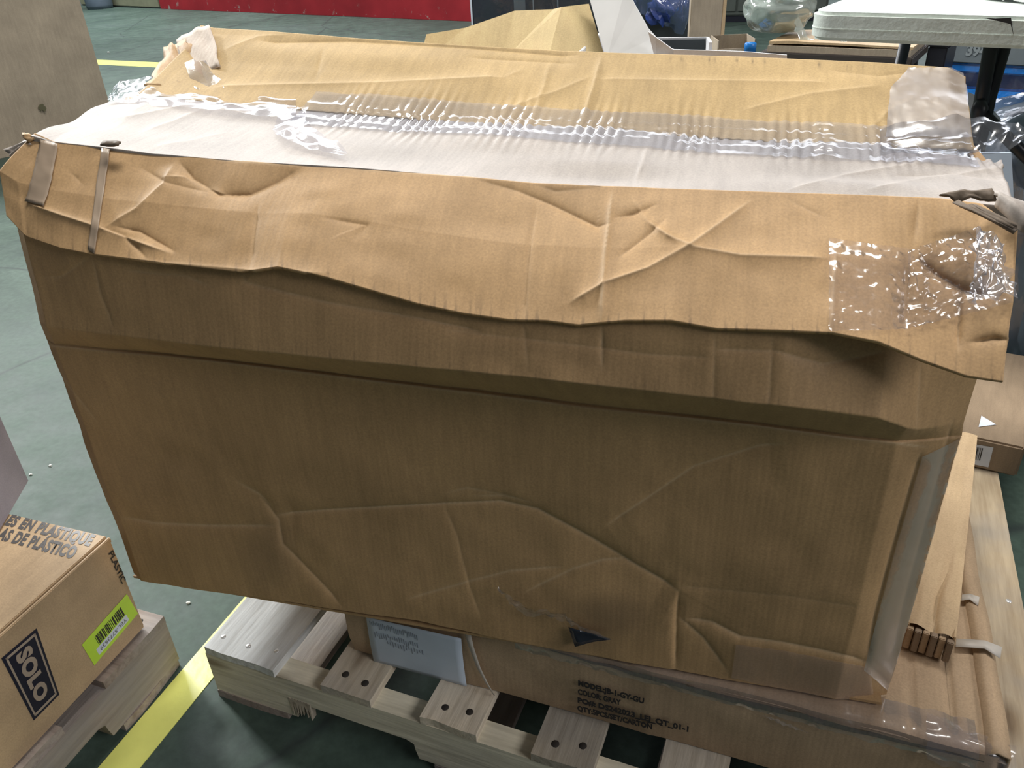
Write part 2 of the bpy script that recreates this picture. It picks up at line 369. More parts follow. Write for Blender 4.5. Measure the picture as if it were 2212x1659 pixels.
# ================================================================== PALLET UNDER THE CARTONS
def nails(parent, spots, mat, r=.0042):
    me = None
    for (x, y, z) in spots:
        if me is None: me = tube_mesh('nail', [(0, 0, -.004), (0, 0, .0008), (0, 0, .0016)], [r, r, r*.8], mat, 10)
        link('nail', me, parent, (x, y, z))
def stringer_mesh(name, L, y0, y1, z0, z1, mat, notches, nd, seed):
    r = random.Random(seed); xs = [0, L]
    prof = [(0, z0)]
    for a, b in notches:
        k = .018
        prof += [(a, z0), (a+.004, z0+nd*.5)] + [(a+k*(1-math.cos(w)) * 1, z0+nd*.5+nd*.5*math.sin(w)) for w in (math.pi/4, math.pi/2)]
        prof += [(b-k*(1-math.cos(w)), z0+nd*.5+nd*.5*math.sin(w)) for w in (math.pi/2, math.pi/4)] + [(b-.004, z0+nd*.5), (b, z0)]
    prof += [(L, z0), (L, z1), (0, z1)]
    bm = bmesh.new(); f = []
    for y in (y0, y1): f.append([bm.verts.new((x, y, z)) for x, z in prof])
    bm.faces.new(f[0]); bm.faces.new(f[1][::-1])
    n = len(prof)
    for i in range(n): bm.faces.new((f[0][i], f[1][i], f[1][(i+1) % n], f[0][(i+1) % n]))
    bmesh.ops.recalc_face_normals(bm, faces=bm.faces[:])
    me = D.meshes.new(name); bm.to_mesh(me); bm.free(); me.materials.append(mat); return me
def board_mesh(name, x0, x1, y0, y1, z0, z1, mat, seed, sag=0.0, wob=.0015):
    """a deck board with slightly uneven saw-cut ends, edges and cupping"""
    r = np.random.RandomState(seed); ny, nx = 15, 5
    X, Y = np.meshgrid(np.linspace(x0, x1, nx), np.linspace(y0, y1, ny))
    X = X+smooth_noise(X.shape, 2, 6, wob, seed); Y = Y+smooth_noise(X.shape, 3, 2, wob, seed+1)
    cup = sag*(1-((X-(x0+x1)/2)/((x1-x0)/2))**2)
    top = np.stack([X, Y, z1-cup+smooth_noise(X.shape, 2, 4, .0006, seed+2)], -1); bot = np.stack([X, Y, z0+0*X], -1)
    V = np.concatenate([top.reshape(-1, 3), bot.reshape(-1, 3)]); n = nx*ny; F = [tuple(f) for f in grid_faces(nx, ny)]
    F += [tuple(n+np.array(f)[::-1]) for f in grid_faces(nx, ny)]
    per = [j for j in range(nx)] + [i*nx+nx-1 for i in range(1, ny)] + [(ny-1)*nx+j for j in range(nx-2, -1, -1)] + [i*nx for i in range(ny-2, 0, -1)]
    for a, b in zip(per, per[1:]+per[:1]): F.append((a, a+n, b+n, b))
    return mesh(name, V, [tuple(int(q) for q in f) for f in F], mat)
PAL = (-0.52313, 0.92279, 0); PYAW = -0.405311
def pallet(name, label, loc, yaw, mats, seed, xs=None, nail_mats=('nail', 'nail_rust')):
    p = thing(name, label, 'pallet', loc, yaw)
    xs = xs or [(0, 5.5), (8.75, 12.25), (15.5, 19), (22.25, 25.75), (29, 32.5), (35.75, 39.25), (42.5, 48)]
    for i, (a, b) in enumerate(xs):
        bd = link('deck_board', board_mesh('deck_board', a*IN, b*IN, 0, 40*IN, .105, .121, M[mats[0]], seed+i*3, .002 if i == 0 else .0006), p)
        if mats[0] == 'wood' and i in (0, 6): bd.data.materials[0] = M['wood_daylit' if i == 0 else 'wood_tan']
        for ys in (.019, .508, .997):
            w = (b-a)*IN
            fr = (.13, .5, .86) if b-a > 5 else (.32, .74)
            nails(bd, [(a*IN+w*q, ys+.012+random.uniform(-.006, .006), .1195) for q in fr], M[nail_mats[0] if i in (0, 6) else nail_mats[1]], .0045 if i in (0, 6) else .006)
    for y0 in (0.001, .489, .977):
        link('stringer', stringer_mesh('stringer', 48*IN, y0, y0+.038, .016, .105, M[mats[1]], [(6.3*IN, 15*IN), (33*IN, 41.7*IN)], .038, seed), p)
    for a, b in ((0, 5.5), (16, 19.5), (28.5, 32), (42.5, 48)):
        link('bottom_board', board_mesh('bottom_board', a*IN, b*IN, 0, 40*IN, 0, .016, M['wood_old'], seed+50+int(a)), p)
    return p
pal = pallet('wooden_pallet', 'pale slatted wooden pallet carrying the stacked brown cartons', PAL, PYAW, ('wood', 'wood_x'), 11)
# splintered wood hanging in the notch
sp = []
for k in range(7):
    x = (6.0+.22*k)*IN; sp.append([(x, .0, .060), (x+.007, .0, .060), (x+.004+random.uniform(-.002, .002), -.002, .018+random.uniform(0, .016))])
V = []; Fc = []
for a in sp:
    n = len(V); V += a+[(q[0], q[1]+.012, q[2]) for q in a]; Fc += [(n, n+1, n+2), (n+3, n+5, n+4), (n, n+3, n+4, n+1), (n+1, n+4, n+5, n+2), (n+2, n+5, n+3, n)]
link('splinters', mesh('splinters', V, Fc, M['wood']), pal)

# ================================================================== LONG FLAT CARTON ON THE PALLET
CB = np.array([-.2729, .8951, .1225]); CYAW = math.radians(-21.95)
ct = np.array([math.cos(CYAW), math.sin(CYAW), 0]); cn = np.array([-ct[1], ct[0], 0])
CL, CD, CH = .884, .57, .130
car = thing('flat_carton', 'long flat carton with black print lying on the pallet under the big carton', 'box', tuple(CB), CYAW)
def cface(u, v):    # pixel -> carton front face local coords (x, z)
    q = onplane(u, v, CB, cn)-CB; return q@ct, q[2]
# front face sheet with a slightly bulging body
nu, nv = 180, 30
X, Z = np.meshgrid(np.linspace(0, CL, nu), np.linspace(0, CH, nv))
Y = -.004*np.sin(np.pi*Z/CH)+smooth_noise(X.shape, 14, 3, .0012, 3)-.002*np.exp(-np.abs(X-.47)/.02)
Y += .012*sstep(X, CL-.012, CL)
car_front = link('front_panel', grid_mesh('front_panel', np.stack([X, Y, Z], -1), M['kraft_carton']), car)
# top with creases
X, Y = np.meshgrid(np.linspace(0, CL, nu), np.linspace(0, CD, 120))
Z = CH+smooth_noise(X.shape, 10, 8, .0012, 5)
Z -= .006*np.exp(-((X-(CL-.055))/.004)**2)*sstep(Y, .02, .05)      # pressed line along the right edge
Z -= .003*np.exp(-((X-(CL-.10))/.003)**2)*(1-sstep(Y, .10, .16))
Z -= .006*(1-sstep(Y, 0, .01))
link('top_panel', grid_mesh('top_panel', np.stack([X, Y, Z], -1), M['kraft_carton']), car)
box('end_panel', (0, .004, 0.004, CD, 0, CH-.003), M['kraft_carton'], car, .001)
# right hand end: two board edges with an open gap between them
box('end_panel', (CL-.030, CL-.026, .012, CD, 0, CH-.002), M['kraft_carton'], car, .001)
V = []; 
yy = np.linspace(.0, CD, 40); P = np.zeros((6, 40, 3))
for j, y in enumerate(yy):
    wv = .004*math.sin(y*13)+.002*math.sin(y*37)
    for i, (x, z) in enumerate(((CL-.020+wv*.4, CH-.03), (CL-.020+wv*.4, CH+.002), (CL-.012+wv, CH+.006), (CL+wv*.5, CH+.002), (CL+.002, CH*.5), (CL, 0))): P[i, j] = (x, y, z)
solid(link('edge_fold', grid_mesh('edge_fold', P, M['kraft_carton']), car), .003)
# tape over the long front edge (film with highlights)
xx = np.linspace(.28, CL-.03, 160); P = np.zeros((9, 160, 3))
for i, (y, z) in enumerate(((.045, CH+.0022), (.025, CH+.003), (.010, CH+.004), (.002, CH+.0035), (-.004, CH-.001), (-.0065, CH-.005), (-.0075, CH-.009), (-.0082, CH-.013), (-.0085, CH-.017))):
    P[i, :, 0] = xx; P[i, :, 1] = y; P[i, :, 2] = z
P[:, :, 2] += smooth_noise((9, 160), 50, 4, .0012, 8); P[:, :, 1] += smooth_noise((9, 160), 60, 4, .0010, 9)
P[:5, :, 1] += (.012*sstep(xx, .34, .40)*(1-sstep(xx, .60, .72)))*0
link('edge_tape', grid_mesh('edge_tape', P, M['film']), car, label='clear shiny tape along the top front edge')
# dark open slit under the front edge
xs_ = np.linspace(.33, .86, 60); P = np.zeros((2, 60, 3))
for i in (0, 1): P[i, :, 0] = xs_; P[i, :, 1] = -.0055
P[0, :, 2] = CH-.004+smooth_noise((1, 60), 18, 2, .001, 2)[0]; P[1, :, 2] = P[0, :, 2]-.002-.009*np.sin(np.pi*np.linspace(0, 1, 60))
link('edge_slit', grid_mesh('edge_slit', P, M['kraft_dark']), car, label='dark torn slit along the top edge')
# crumpled film at the right front corner
P = np.zeros((14, 20, 3))
for i in range(14):
    for j in range(20):
        a = j/19; b = i/13
        P[i, j] = (CL-.085+.095*a, -.012+.05*b*(1-.4*a)-.002, CH+.006-.05*max(0, a-.75)*2.2*(1-b)-.03*(1-b)*max(0, .4-b)*2)
P += np.stack([smooth_noise((14, 20), 9, 7, .0018, s) for s in (1, 2, 3)], -1)
link('corner_film', grid_mesh('corner_film', P, M['film']), car)
# shipping paper label and its print
lab = [cface(*q) for q in ((797, 1324), (1001, 1370), (1012, 1475), (812, 1421))]
def face_patch(name, quad, mat, parent, off, n=14):
    q = [np.array(p) for p in quad]; P = np.zeros((n, n, 3))
    for i in range(n):
        for j in range(n):
            a, b = j/(n-1), i/(n-1); xz = (q[0]*(1-a)+q[1]*a)*(1-b)+(q[3]*(1-a)+q[2]*a)*b
            P[i, j] = (xz[0], -.006-off-.004*math.sin(math.pi*min(max(xz[1]/CH, 0), 1))*.6, xz[1])
    return link(name, grid_mesh(name, P, mat), parent)
pl = face_patch('paper_label', lab, M['label_paper'], car, .0006); solid(pl, .0004); pl['label'] = 'white printed shipping paper'
q = [np.array(p) for p in lab]; V = []; Fc = []
rr = random.Random(3)
for row, (a0, a1, b0, n) in enumerate(((.03, .55, .06, 26), (.07, .55, .26, 20), (.20, .60, .40, 14))):
    for k in range(n):
        a = a0+(a1-a0)*k/n; h = rr.uniform(.05, .13); b = b0+.10*(a-a0)+rr.uniform(-.02, .02)
        c = [(a, b), (a+.008, b), (a+.012, b+h), (a+.004, b+h)]; m_ = len(V)
        for (aa, bb) in c:
            xz = (q[0]*(1-aa)+q[1]*aa)*(1-bb)+(q[3]*(1-aa)+q[2]*aa)*bb
            V.append((xz[0], -.0075-.0024*math.sin(math.pi*min(max(xz[1]/CH, 0), 1)), xz[1]))
        Fc.append((m_, m_+1, m_+2, m_+3))
pr = link('label_print', mesh('label_print', V, Fc, M['label_print']), pl)
# loose strap hanging down the front
P = []
for (u, v) in ((1017, 1358), (1024, 1385), (1040, 1430), (1058, 1465), (1074, 1490)):
    x, z = cface(u, v); P.append((x, z))
P2 = np.zeros((len(P), 2, 3))
for i, (x, z) in enumerate(P):
    w = .011*(1-i/5.5)
    P2[i, 0] = (x-w*.5, -.010, z); P2[i, 1] = (x+w*.5, -.0115, z+.001)
solid(link('loose_strap', grid_mesh('loose_strap', P2, M['strap']), car, label='thin grey strap hanging across the front'), .0006)
# black print lines
lines_ = ["MODEL:JB-1-GY-GU", "COLOR: GRAY", "PO#: DS242023_LEJ_QT_01-1", "QTY:5PCS/SET/CARTON"]
ends = [((1252, 1459), (1394, 1498)), ((1252, 1478), (1345, 1502)), ((1251, 1496), (1490, 1559)), ((1251, 1514), (1412, 1554))]
for s_, (e0, e1) in zip(lines_, ends):
    a = np.array(cface(*e0)); b = np.array(cface(*e1)); me = text_mesh('print_line', s_, .0145, M['ink'], .8, 0, .0007)
    w = max(v.co.x for v in me.vertices)-min(v.co.x for v in me.vertices); k = np.linalg.norm(b-a)/w
    for v in me.vertices: v.co.x *= k
    o = link('print_line', me, car, (a[0], -.0085, a[1]-.010), (math.radians(90), 0, 0)); o.rotation_euler = (math.radians(90), -math.atan2(b[1]-a[1], b[0]-a[0]), 0)
# scuff near the right end
x0, z0 = cface(1650, 1534); x1, z1 = cface(1745, 1570)
P = np.zeros((5, 24, 3))
for i in range(5):
    for j in range(24):
        a = j/23; P[i, j] = (x0+(x1-x0)*a, -.0085, z0+(z1-z0)*a+(.006*(i/4-.5))*(1+.6*math.sin(j*1.9))*math.sin(math.pi*a))
link('scuff_tape', grid_mesh('scuff_tape', P+np.stack([0*P[..., 0], smooth_noise((5, 24), 12, 3, .0006, 4), 0*P[..., 0]], -1), M['film_matte']), car)

# narrow long carton lying on it at the right
nb0 = onz(1965, 1418, .254); 
nbt = thing('narrow_carton', 'narrow tan carton with a broken fluted end lying along the edge of the flat carton', 'box', (0, 0, 0), 0)
e1 = onz(2048, 1432, .254); dirn = (onz(2092, 1040, .30)-onz(2058, 1345, .30)); dirn[2] = 0; dirn /= np.linalg.norm(dirn); acr = np.array([dirn[1], -dirn[0], 0])
nw = abs((e1-nb0)@acr)+.012; nh = .044; nbl = .50
e1[2] = .257; nbt.location = tuple(e1); nbt.rotation_euler = (0, 0, math.atan2(dirn[1], dirn[0])-math.pi/2)
X, Y = np.meshgrid(np.linspace(-nw, 0, 24), np.linspace(.003, nbl, 70)); Z = nh+smooth_noise(X.shape, 4, 9, .0012, 6)
Z -= .008*np.exp(-np.abs(X+nw*.42+.004*np.sin(Y*30)-.05*np.clip(Y-.05, 0, .06))/.002)*(1-sstep(Y, .05, .22))
Z -= .007*(1-sstep(Y, 0, .02))*(.6+.4*np.sin(X*160))
link('top_panel', grid_mesh('top_panel', np.stack([X, Y, Z], -1), M['kraft_light']), nbt)
box('side_panel', (-.003, 0, 0.002, nbl, 0, nh-.002), M['kraft_light'], nbt, .001)
box('side_panel', (-nw, -nw+.003, 0.002, nbl, 0, nh-.002), M['kraft_light'], nbt, .001)
for k in range(6):
    a = -nw+nw*k/6; box('end_flute', (a+.0006, a+nw/6-.0006, -.003-.002*(k % 2), .004, 0.001, nh-.004-.004*random.random()), M['kraft_end'] if k % 2 else M['kraft_carton'], nbt, .001)
# paper strips across the carton's edge
for lb, pts, w in (('short white paper strip stuck across the carton edge', [(2078, 1285), (2096, 1283), (2116, 1290)], .012), ('longer curled white paper strip sticking out past the carton edge', [(2066, 1380), (2100, 1382), (2128, 1384), (2164, 1398)], .015)):
    P = np.zeros((2, len(pts), 3))
    for j, (u, v) in enumerate(pts):
        z = .258+(.004 if j < 2 else .010)
        P[0, j] = onz(u, v, z); P[1, j] = onz(u, v, z)+dirn*w*-1
        if j == len(pts)-1: P[1, j] += np.array([0, 0, -.006])
    c = P.reshape(-1, 3).mean(0)
    o = solid(link('paper_strip', grid_mesh('paper_strip', P-c, M['strap']), None, tuple(c)), .0006); tag(o, lb, 'paper strip')

# flat brown carton behind at the right
fr0 = onz(2195, 1032, .121); fl0 = onz(2098, 1010, .121); ax = (fr0-fl0)/np.linalg.norm(fr0-fl0); bh = over(2205, 966, fr0)[2]-.121
rc = thing('brown_carton', 'flat brown carton with barcode label on the pallet corner behind the big carton', 'box', tuple(fr0), math.atan2(ax[1], ax[0]))
RL, RD = .42, .40
M['kraft_brown'] = kraft('kraft_brown', (.27, .20, .135), rough=.4, spec=.5)
box('body', (-RL, 0, 0, RD, 0.0005, bh), M['kraft_brown'], rc, .004)
ay = np.array([-ax[1], ax[0], 0])
def rcf(u, v):
    q = onplane(u, v, fr0, ay)-fr0; return q@ax, q[2]
c4 = [rcf(*q) for q in ((2080, 955), (2146, 966), (2135, 1009), (2070, 996))]
bl_ = link('barcode_label', mesh('barcode_label', [(x, -.0008, z) for x, z in c4], [(3, 2, 1, 0)], M['label_white']), rc)
for k in range(8):
    a = .30+.05*k; w = (.02, .035, .012)[k % 3]; q = [np.array(c) for c in c4]
    f = lambda aa, bb: (q[0]*(1-aa)+q[1]*aa)*(1-bb)+(q[3]*(1-aa)+q[2]*aa)*bb
    pts = [f(a, .12), f(a+w, .12), f(a+w, .75), f(a, .75)]
    link('barcode_bar', mesh('barcode_bar', [(p[0], -.0014, p[1]) for p in pts], [(3, 2, 1, 0)], M['ink']), bl_)
tp = [onz(u, v, .121+bh+.0012) for u, v in ((2120, 898), (2152, 917), (2114, 922))]
tpl = [np.array([(p-fr0)@ax, (p-fr0)@ay, p[2]-.121]) for p in tp]
link('corner_label', mesh('corner_label', tpl, [(0, 2, 1)], M['label_white']), rc)

# ================================================================== THE BIG CRUSHED CARTON
BA = np.array([-0.60959593, 0.94246193, 0.255]); BYAW = math.radians(-16.1095)
bt = np.array([0.9607331, -0.27747415, 0]); bn = np.array([0.27747415, 0.9607331, 0])
big = thing('shipping_carton', 'huge crushed brown shipping carton with clear tape across its caved-in top', 'box', tuple(BA), BYAW)
def bl(u, v, d):          # pixel on the vertical plane d behind the front -> local (s, d, z)
    q = onplane(u, v, BA+bn*d, bn)-BA; return np.array([q@bt, d, q[2]])
def row(pix, d):
    """list of pixels -> arrays s, d, z sorted along s; d scalar or list"""
    ds = d if isinstance(d, (list, tuple)) else [d]*len(pix)
    return np.array([bl(u, v, dd) for (u, v), dd in zip(pix, ds)])
def rowat(r, u):
    s = r[0, 0]+(r[-1, 0]-r[0, 0])*u
    return np.stack([s, np.interp(s, r[:, 0], r[:, 1]), np.interp(s, r[:, 0], r[:, 2])], -1)
def sheet(rows, subs, nu):
    u = np.linspace(0, 1, nu); R = [rowat(r, u) for r in rows]; out = []
    for a, b, n in zip(R[:-1], R[1:], subs):
        for k in range(n): out.append(a+(b-a)*(k/n))
    out.append(R[-1]); return np.array(out)
def to_world(P): return BA + P[..., 0:1]*bt + P[..., 1:2]*bn + P[..., 2:3]*np.array([0, 0, 1.0])
def pix(P): return project(to_world(P))
def apply_folds(P, folds, direction, mask=None):
    uv = pix(P); h = np.zeros(uv.shape[:-1]); wear_lit = np.zeros_like(h)
    for poly, amp, wl, wr, *ws in folds:
        a, w = fold(uv, poly, amp, wl, wr); h += a; wear_lit = np.maximum(wear_lit, w*(ws[0] if ws else .55))
    if mask is not None: h = h*mask
    return P + h[..., None]*np.array(direction), wear_lit

r_bot = row([(280, 1250), (400, 1270), (745, 1318), (900, 1342), (1200, 1402), (1455, 1447), (1570, 1470), (1750, 1500), (1920, 1533)], 0)
r_ridge = row([(88, 745), (400, 772), (800, 822), (1210, 872), (1640, 920), (1800, 942), (2005, 966), (2085, 975)], 0)
r_val = row([(86, 741), (400, 767), (800, 816), (1210, 865), (1640, 913), (1800, 935), (2005, 962), (2088, 968)], [.002, .005, .005, .005, .005, .004, .002, .002])
r_strip = row([(72, 705), (400, 742), (800, 783), (1210, 822), (1700, 878), (1900, 905), (1985, 935), (2092, 940)], [-.022, -.050, -.068, -.070, -.066, -.052, -.016, .0])
OV = [(3, 470), (60, 512), (130, 536), (190, 548), (400, 575), (520, 588), (600, 576), (700, 597), (800, 626), (900, 655), (1000, 676), (1100, 690), (1180, 692), (1250, 702), (1350, 692), (1450, 692), (1550, 710), (1700, 714), (1800, 718), (1900, 738), (2000, 780), (2090, 812), (2168, 824)]
OD = [-.012, -.02, -.032, -.036, -.044, -.046, -.046, -.048, -.052, -.055, -.055, -.055, -.055, -.055, -.055, -.055, -.055, -.055, -.056, -.060, -.062, -.068, -.072]
r_over = row(OV, OD)
r_in = r_over.copy(); r_in[:, 1] += np.interp(r_over[:, 0], [0, .9, .98, 1.12], [.010, .010, .050, .072]); 
# keep the inner body edge at the carton's true width
r_in[-1, 0] = 1.092; r_in[:, 2] += .004
P = sheet([r_bot, r_ridge, r_val, r_strip, r_in], [210, 4, 18, 54], 760)
# chamfered corners
s = P[..., 0]; send = P[:, -1:, 0]; sst = P[:, :1, 0]
P[..., 1] += .020*sstep(send-s, .075, .0) if False else .34*np.clip(.062-(send-s), 0, 1)
P[..., 1] += .5*np.clip(.022-(s-sst), 0, 1)
P[..., 1] += smooth_noise(s.shape, 9, 6, .0013, 21)+smooth_noise(s.shape, 30, 16, .0005, 22)
folds = [
 ([(262, 1118), (330, 1132), (450, 1138), (596, 1139)], -.0045, 60, 14),
 ([(592, 1118), (700, 1108), (850, 1100), (960, 1094), (1080, 1090), (1160, 1106), (1260, 1160), (1350, 1214), (1466, 1280)], -.010, 26, 75, .7),
 ([(560, 1075), (598, 1128), (608, 1180), (690, 1262), (738, 1312)], -.006, 45, 12, .3),
 ([(1310, 1138), (1400, 1078), (1500, 1010), (1640, 966), (1694, 960)], -.0055, 14, 60),
 ([(880, 1295), (1000, 1262), (1100, 1236), (1215, 1229)], -.003, 40, 10),
 ([(1135, 1280), (1240, 1232), (1300, 1216), (1362, 1214)], -.0035, 40, 9),
 ([(1466, 1280), (1460, 1340), (1458, 1452)], -.008, 50, 5, .2),
 ([(1462, 1338), (1520, 1385), (1572, 1452)], -.005, 12, 40),
 ([(1480, 1343), (1540, 1352), (1600, 1382), (1690, 1394), (1780, 1412), (1880, 1436)], -.008, 40, 12, .6),
 ([(510, 1040), (560, 1070), (590, 1105)], -.002, 8, 20),
 ([(90, 760), (150, 840), (212, 915)], -.0025, 10, 35, .3),
 ([(955, 1095), (985, 1160), (1010, 1260), (1040, 1340)], -.002, 30, 6, .15),
 ([(1020, 1075), (1090, 1075), (1150, 1090)], -.0015, 6, 20, .5),
 ([(960, 1068), (1010, 1056), (1120, 1080)], -.0015, 6, 20, .4),
 ([(1460, 1268), (1700, 1290), (1870, 1316)], -.0022, 12, 40, .15),
 ([(1990, 975), (1930, 1180), (1890, 1330), (1872, 1440)], -.006, 10, 14, .35),
 ([(2060, 900), (2010, 1090), (1960, 1270), (1920, 1440)], -.003, 20, 7, .2),
 ([(1872, 1440), (1900, 1460), (1935, 1500)], -.004, 8, 20, .5),
 # the dented upper zone under the overhang
 ([(526, 592), (528, 612), (560, 622), (700, 655), (900, 690), (1040, 720)], -.005, 30, 12, .35),
 ([(195, 552), (215, 640), (245, 712)], -.004, 14, 40, .3),
 ([(85, 600), (130, 600), (195, 552)], -.004, 10, 30, .3),
 ([(270, 585), (400, 598), (460, 622)], -.0025, 10, 26, .3),
 ([(960, 715), (1200, 742), (1400, 768), (1540, 775)], -.003, 30, 10, .2),
 ([(1540, 757), (1680, 762), (1780, 790), (1860, 775), (1920, 760)], -.0045, 30, 14, .35),
 ([(1300, 700), (1300, 800)], -.003, 8, 8, .5),
 ([(1130, 690), (1140, 800)], -.0015, 8, 8, .2),
 ([(1545, 712), (1540, 880)], -.0015, 6, 10, .2),
 ([(1670, 715), (1660, 890)], -.0015, 6, 10, .2),
 ([(1990, 780), (1980, 930)], -.003, 12, 10, .2),
]
P, wear_lit = apply_folds(P, [(f[0], f[1]*.72)+tuple(f[2:]) for f in folds], (0, -1, 0)); FRONT = P
uv = pix(P)
# light catching the long ridge lip, painted as a lighter line
_, lip = fold(uv, [(88, 745), (400, 772), (800, 822), (1210, 872), (1640, 920), (1800, 942), (2005, 966)], 0, 1, 1)
wear_lit = np.maximum(wear_lit, lip*.7)
def blob(c, rx, ry, k): return k*np.exp(-(((uv[..., 0]-c[0])/rx)**2+((uv[..., 1]-c[1])/ry)**2)**1.5)
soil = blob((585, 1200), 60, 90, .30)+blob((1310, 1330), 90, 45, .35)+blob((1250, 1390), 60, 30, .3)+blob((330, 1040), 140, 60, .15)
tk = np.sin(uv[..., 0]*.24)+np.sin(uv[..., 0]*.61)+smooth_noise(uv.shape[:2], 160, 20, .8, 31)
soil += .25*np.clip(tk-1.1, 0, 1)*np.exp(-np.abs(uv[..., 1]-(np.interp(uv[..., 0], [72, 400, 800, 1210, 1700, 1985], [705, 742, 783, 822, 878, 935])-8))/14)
fp = link('front_panel', grid_mesh('front_panel', P, M['kraft'], True, {'wear_lit': np.clip(wear_lit, 0, 1), 'soil': np.clip(soil, 0, 1)}), big)

# folded-over upper front: the pale slanting band above the overhang
TOPF = [(64, 290), (110, 304), (220, 318), (330, 333), (600, 352), (900, 374), (1020, 382), (1150, 395), (1320, 402), (1600, 412), (1850, 421), (2030, 428), (2120, 440), (2196, 492)]
r_top = row(TOPF, [.050, .052, .055, .058, .066]+[.075]*6+[.075, .065, .03])
mid_px = []
OV2 = np.array(OV, float)
rm = np.stack([rowat(r_over, np.linspace(0, 1, 40)), rowat(r_top, np.linspace(0, 1, 40))]); r_mid = rm[0]*.45+rm[1]*.55
r_mid[:, 1] -= .007
r_mid[:4, 0] -= np.array([.026, .018, .010, .004])
P = sheet([r_over, r_mid, r_top], [70, 70], 760)
P[..., 1] += .25*np.clip(.03-(P[..., 0]-P[:, :1, 0]), 0, 1)
nb_ = np.array([0, -.78, .62])
P += (smooth_noise(P.shape[:2], 9, 3, .0009, 41)+smooth_noise(P.shape[:2], 30, 8, .0003, 42))[..., None]*nb_
folds = [
 ([(384, 342), (356, 398), (300, 452), (232, 492)], .0045, 22, 26, .15),
 ([(384, 345), (412, 384), (470, 418), (534, 416), (600, 388), (655, 358)], -.0085, 30, 16, .2),
 ([(352, 384), (400, 382), (440, 402), (498, 424)], .004, 10, 24, .2),
 ([(60, 440), (140, 468), (215, 492), (290, 520), (370, 548)], .006, 24, 30, .3),
 ([(215, 490), (270, 510), (320, 560)], -.004, 18, 10, .1),
 ([(250, 490), (300, 500), (380, 545)], -.004, 14, 10, .1),
 ([(150, 370), (180, 400)], -.002, 8, 8, .1),
 ([(300, 360), (360, 395), (450, 415)], -.002, 10, 10, .1),
 ([(556, 440), (548, 500), (540, 580)], -.0028, 8, 12, .2),
 ([(1020, 384), (1120, 412), (1190, 440), (1290, 488), (1320, 482)], -.006, 30, 18, .15),
 ([(1150, 397), (1200, 412), (1310, 404)], -.004, 8, 16, .3),
 ([(1360, 420), (1400, 480), (1470, 530)], .003, 16, 16, .1),
 ([(1324, 470), (1370, 462), (1420, 440)], -.004, 10, 16, .1),
 ([(1624, 432), (1560, 480), (1492, 530), (1400, 580), (1310, 610), (1230, 655)], .0045, 20, 30, .45),
 ([(1400, 478), (1440, 510), (1500, 535), (1600, 552), (1790, 558)], .0035, 20, 26, .4),
 ([(1330, 560), (1410, 500), (1440, 470)], -.003, 16, 10, .1),
 ([(1700, 430), (1780, 470)], -.002, 10, 10, .2),
 ([(1322, 412), (1306, 560), (1298, 695)], .004, 9, 9, .75),
 ([(1160, 430), (1140, 560), (1130, 690)], -.0022, 8, 14, .1),
 ([(1985, 430), (1975, 520)], -.003, 8, 8, .15),
 ([(1805, 540), (1800, 640), (1795, 718)], .003, 7, 7, .5),
 ([(1985, 560), (2030, 590), (2090, 625), (2150, 640)], -.009, 20, 12, .1),
 ([(1960, 560), (1955, 720)], -.004, 10, 14, .2),
 ([(2080, 620), (2070, 760)], -.005, 10, 16, .2),
 ([(2090, 740), (2150, 730), (2190, 735)], -.005, 8, 20, .2),
 ([(200, 560), (400, 572), (540, 584), (700, 590)], .002, 16, 6, .3),
 ([(700, 470), (790, 485), (760, 520)], -.0025, 20, 20, .0),
 ([(450, 345), (900, 374), (1320, 402)], .002, 4, 6, .5),
]
P, wear_lit = apply_folds(P, folds, nb_, (1-np.linspace(0, 1, P.shape[0])**7)[:, None])
uv = pix(P)
soil = .45*np.clip(np.sin(uv[..., 0]*.25)+np.sin(uv[..., 0]*.57)+smooth_noise(uv.shape[:2], 160, 10, .8, 33)-1.0, 0, 1)*(1-np.linspace(0, 1, P.shape[0])[:, None])**14
band = link('folded_front', grid_mesh('folded_front', P, M['kraft'], True, {'wear_lit': np.clip(wear_lit, 0, 1), 'soil': np.clip(soil, 0, 1)}), big)
band['label'] = 'slanting pale upper front crushed outwards'
solid(band, .004, -1)
BAND = P

# top: front flap down to the seam
SEAM = [(236, 216), (330, 206), (470, 222), (660, 238), (1000, 265), (1400, 290), (1900, 318), (2165, 342)]
r_seam = row(SEAM, [.25, .25, .25, .25, .25, .25, .25, .235])
FLPX = [(66, 291)]+TOPF[1:11]+[(2030, 429), (2192, 446)]
r_fl = row(FLPX, [.050, .052, .055, .058, .066]+[.075]*7+[.065]); r_fl0 = r_fl.copy(); r_fl0[:, 2] -= .022; r_fl0[:, 1] += .002
def ribs_on(P, strength=.0021, d0=.25, w=.05):
    s_, d_ = P[..., 0], P[..., 1]
    k = np.exp(-((d_-d0)/w)**2)*sstep(s_, .30, .42)
    ph = s_*2*np.pi/.0125+.8*smooth_noise(s_.shape, 30, 4, 1, 55)
    P[..., 2] += strength*k*np.sign(np.sin(ph))*np.abs(np.sin(ph))**.5*(.6+.4*np.sin(s_*57))
    return P
P = sheet([r_fl0, r_fl, r_seam], [8, 110], 560)
P[..., 2] += smooth_noise(P.shape[:2], 8, 4, .0022, 61)-.004*np.sin(np.pi*np.linspace(0, 1, P.shape[0]))[:, None]
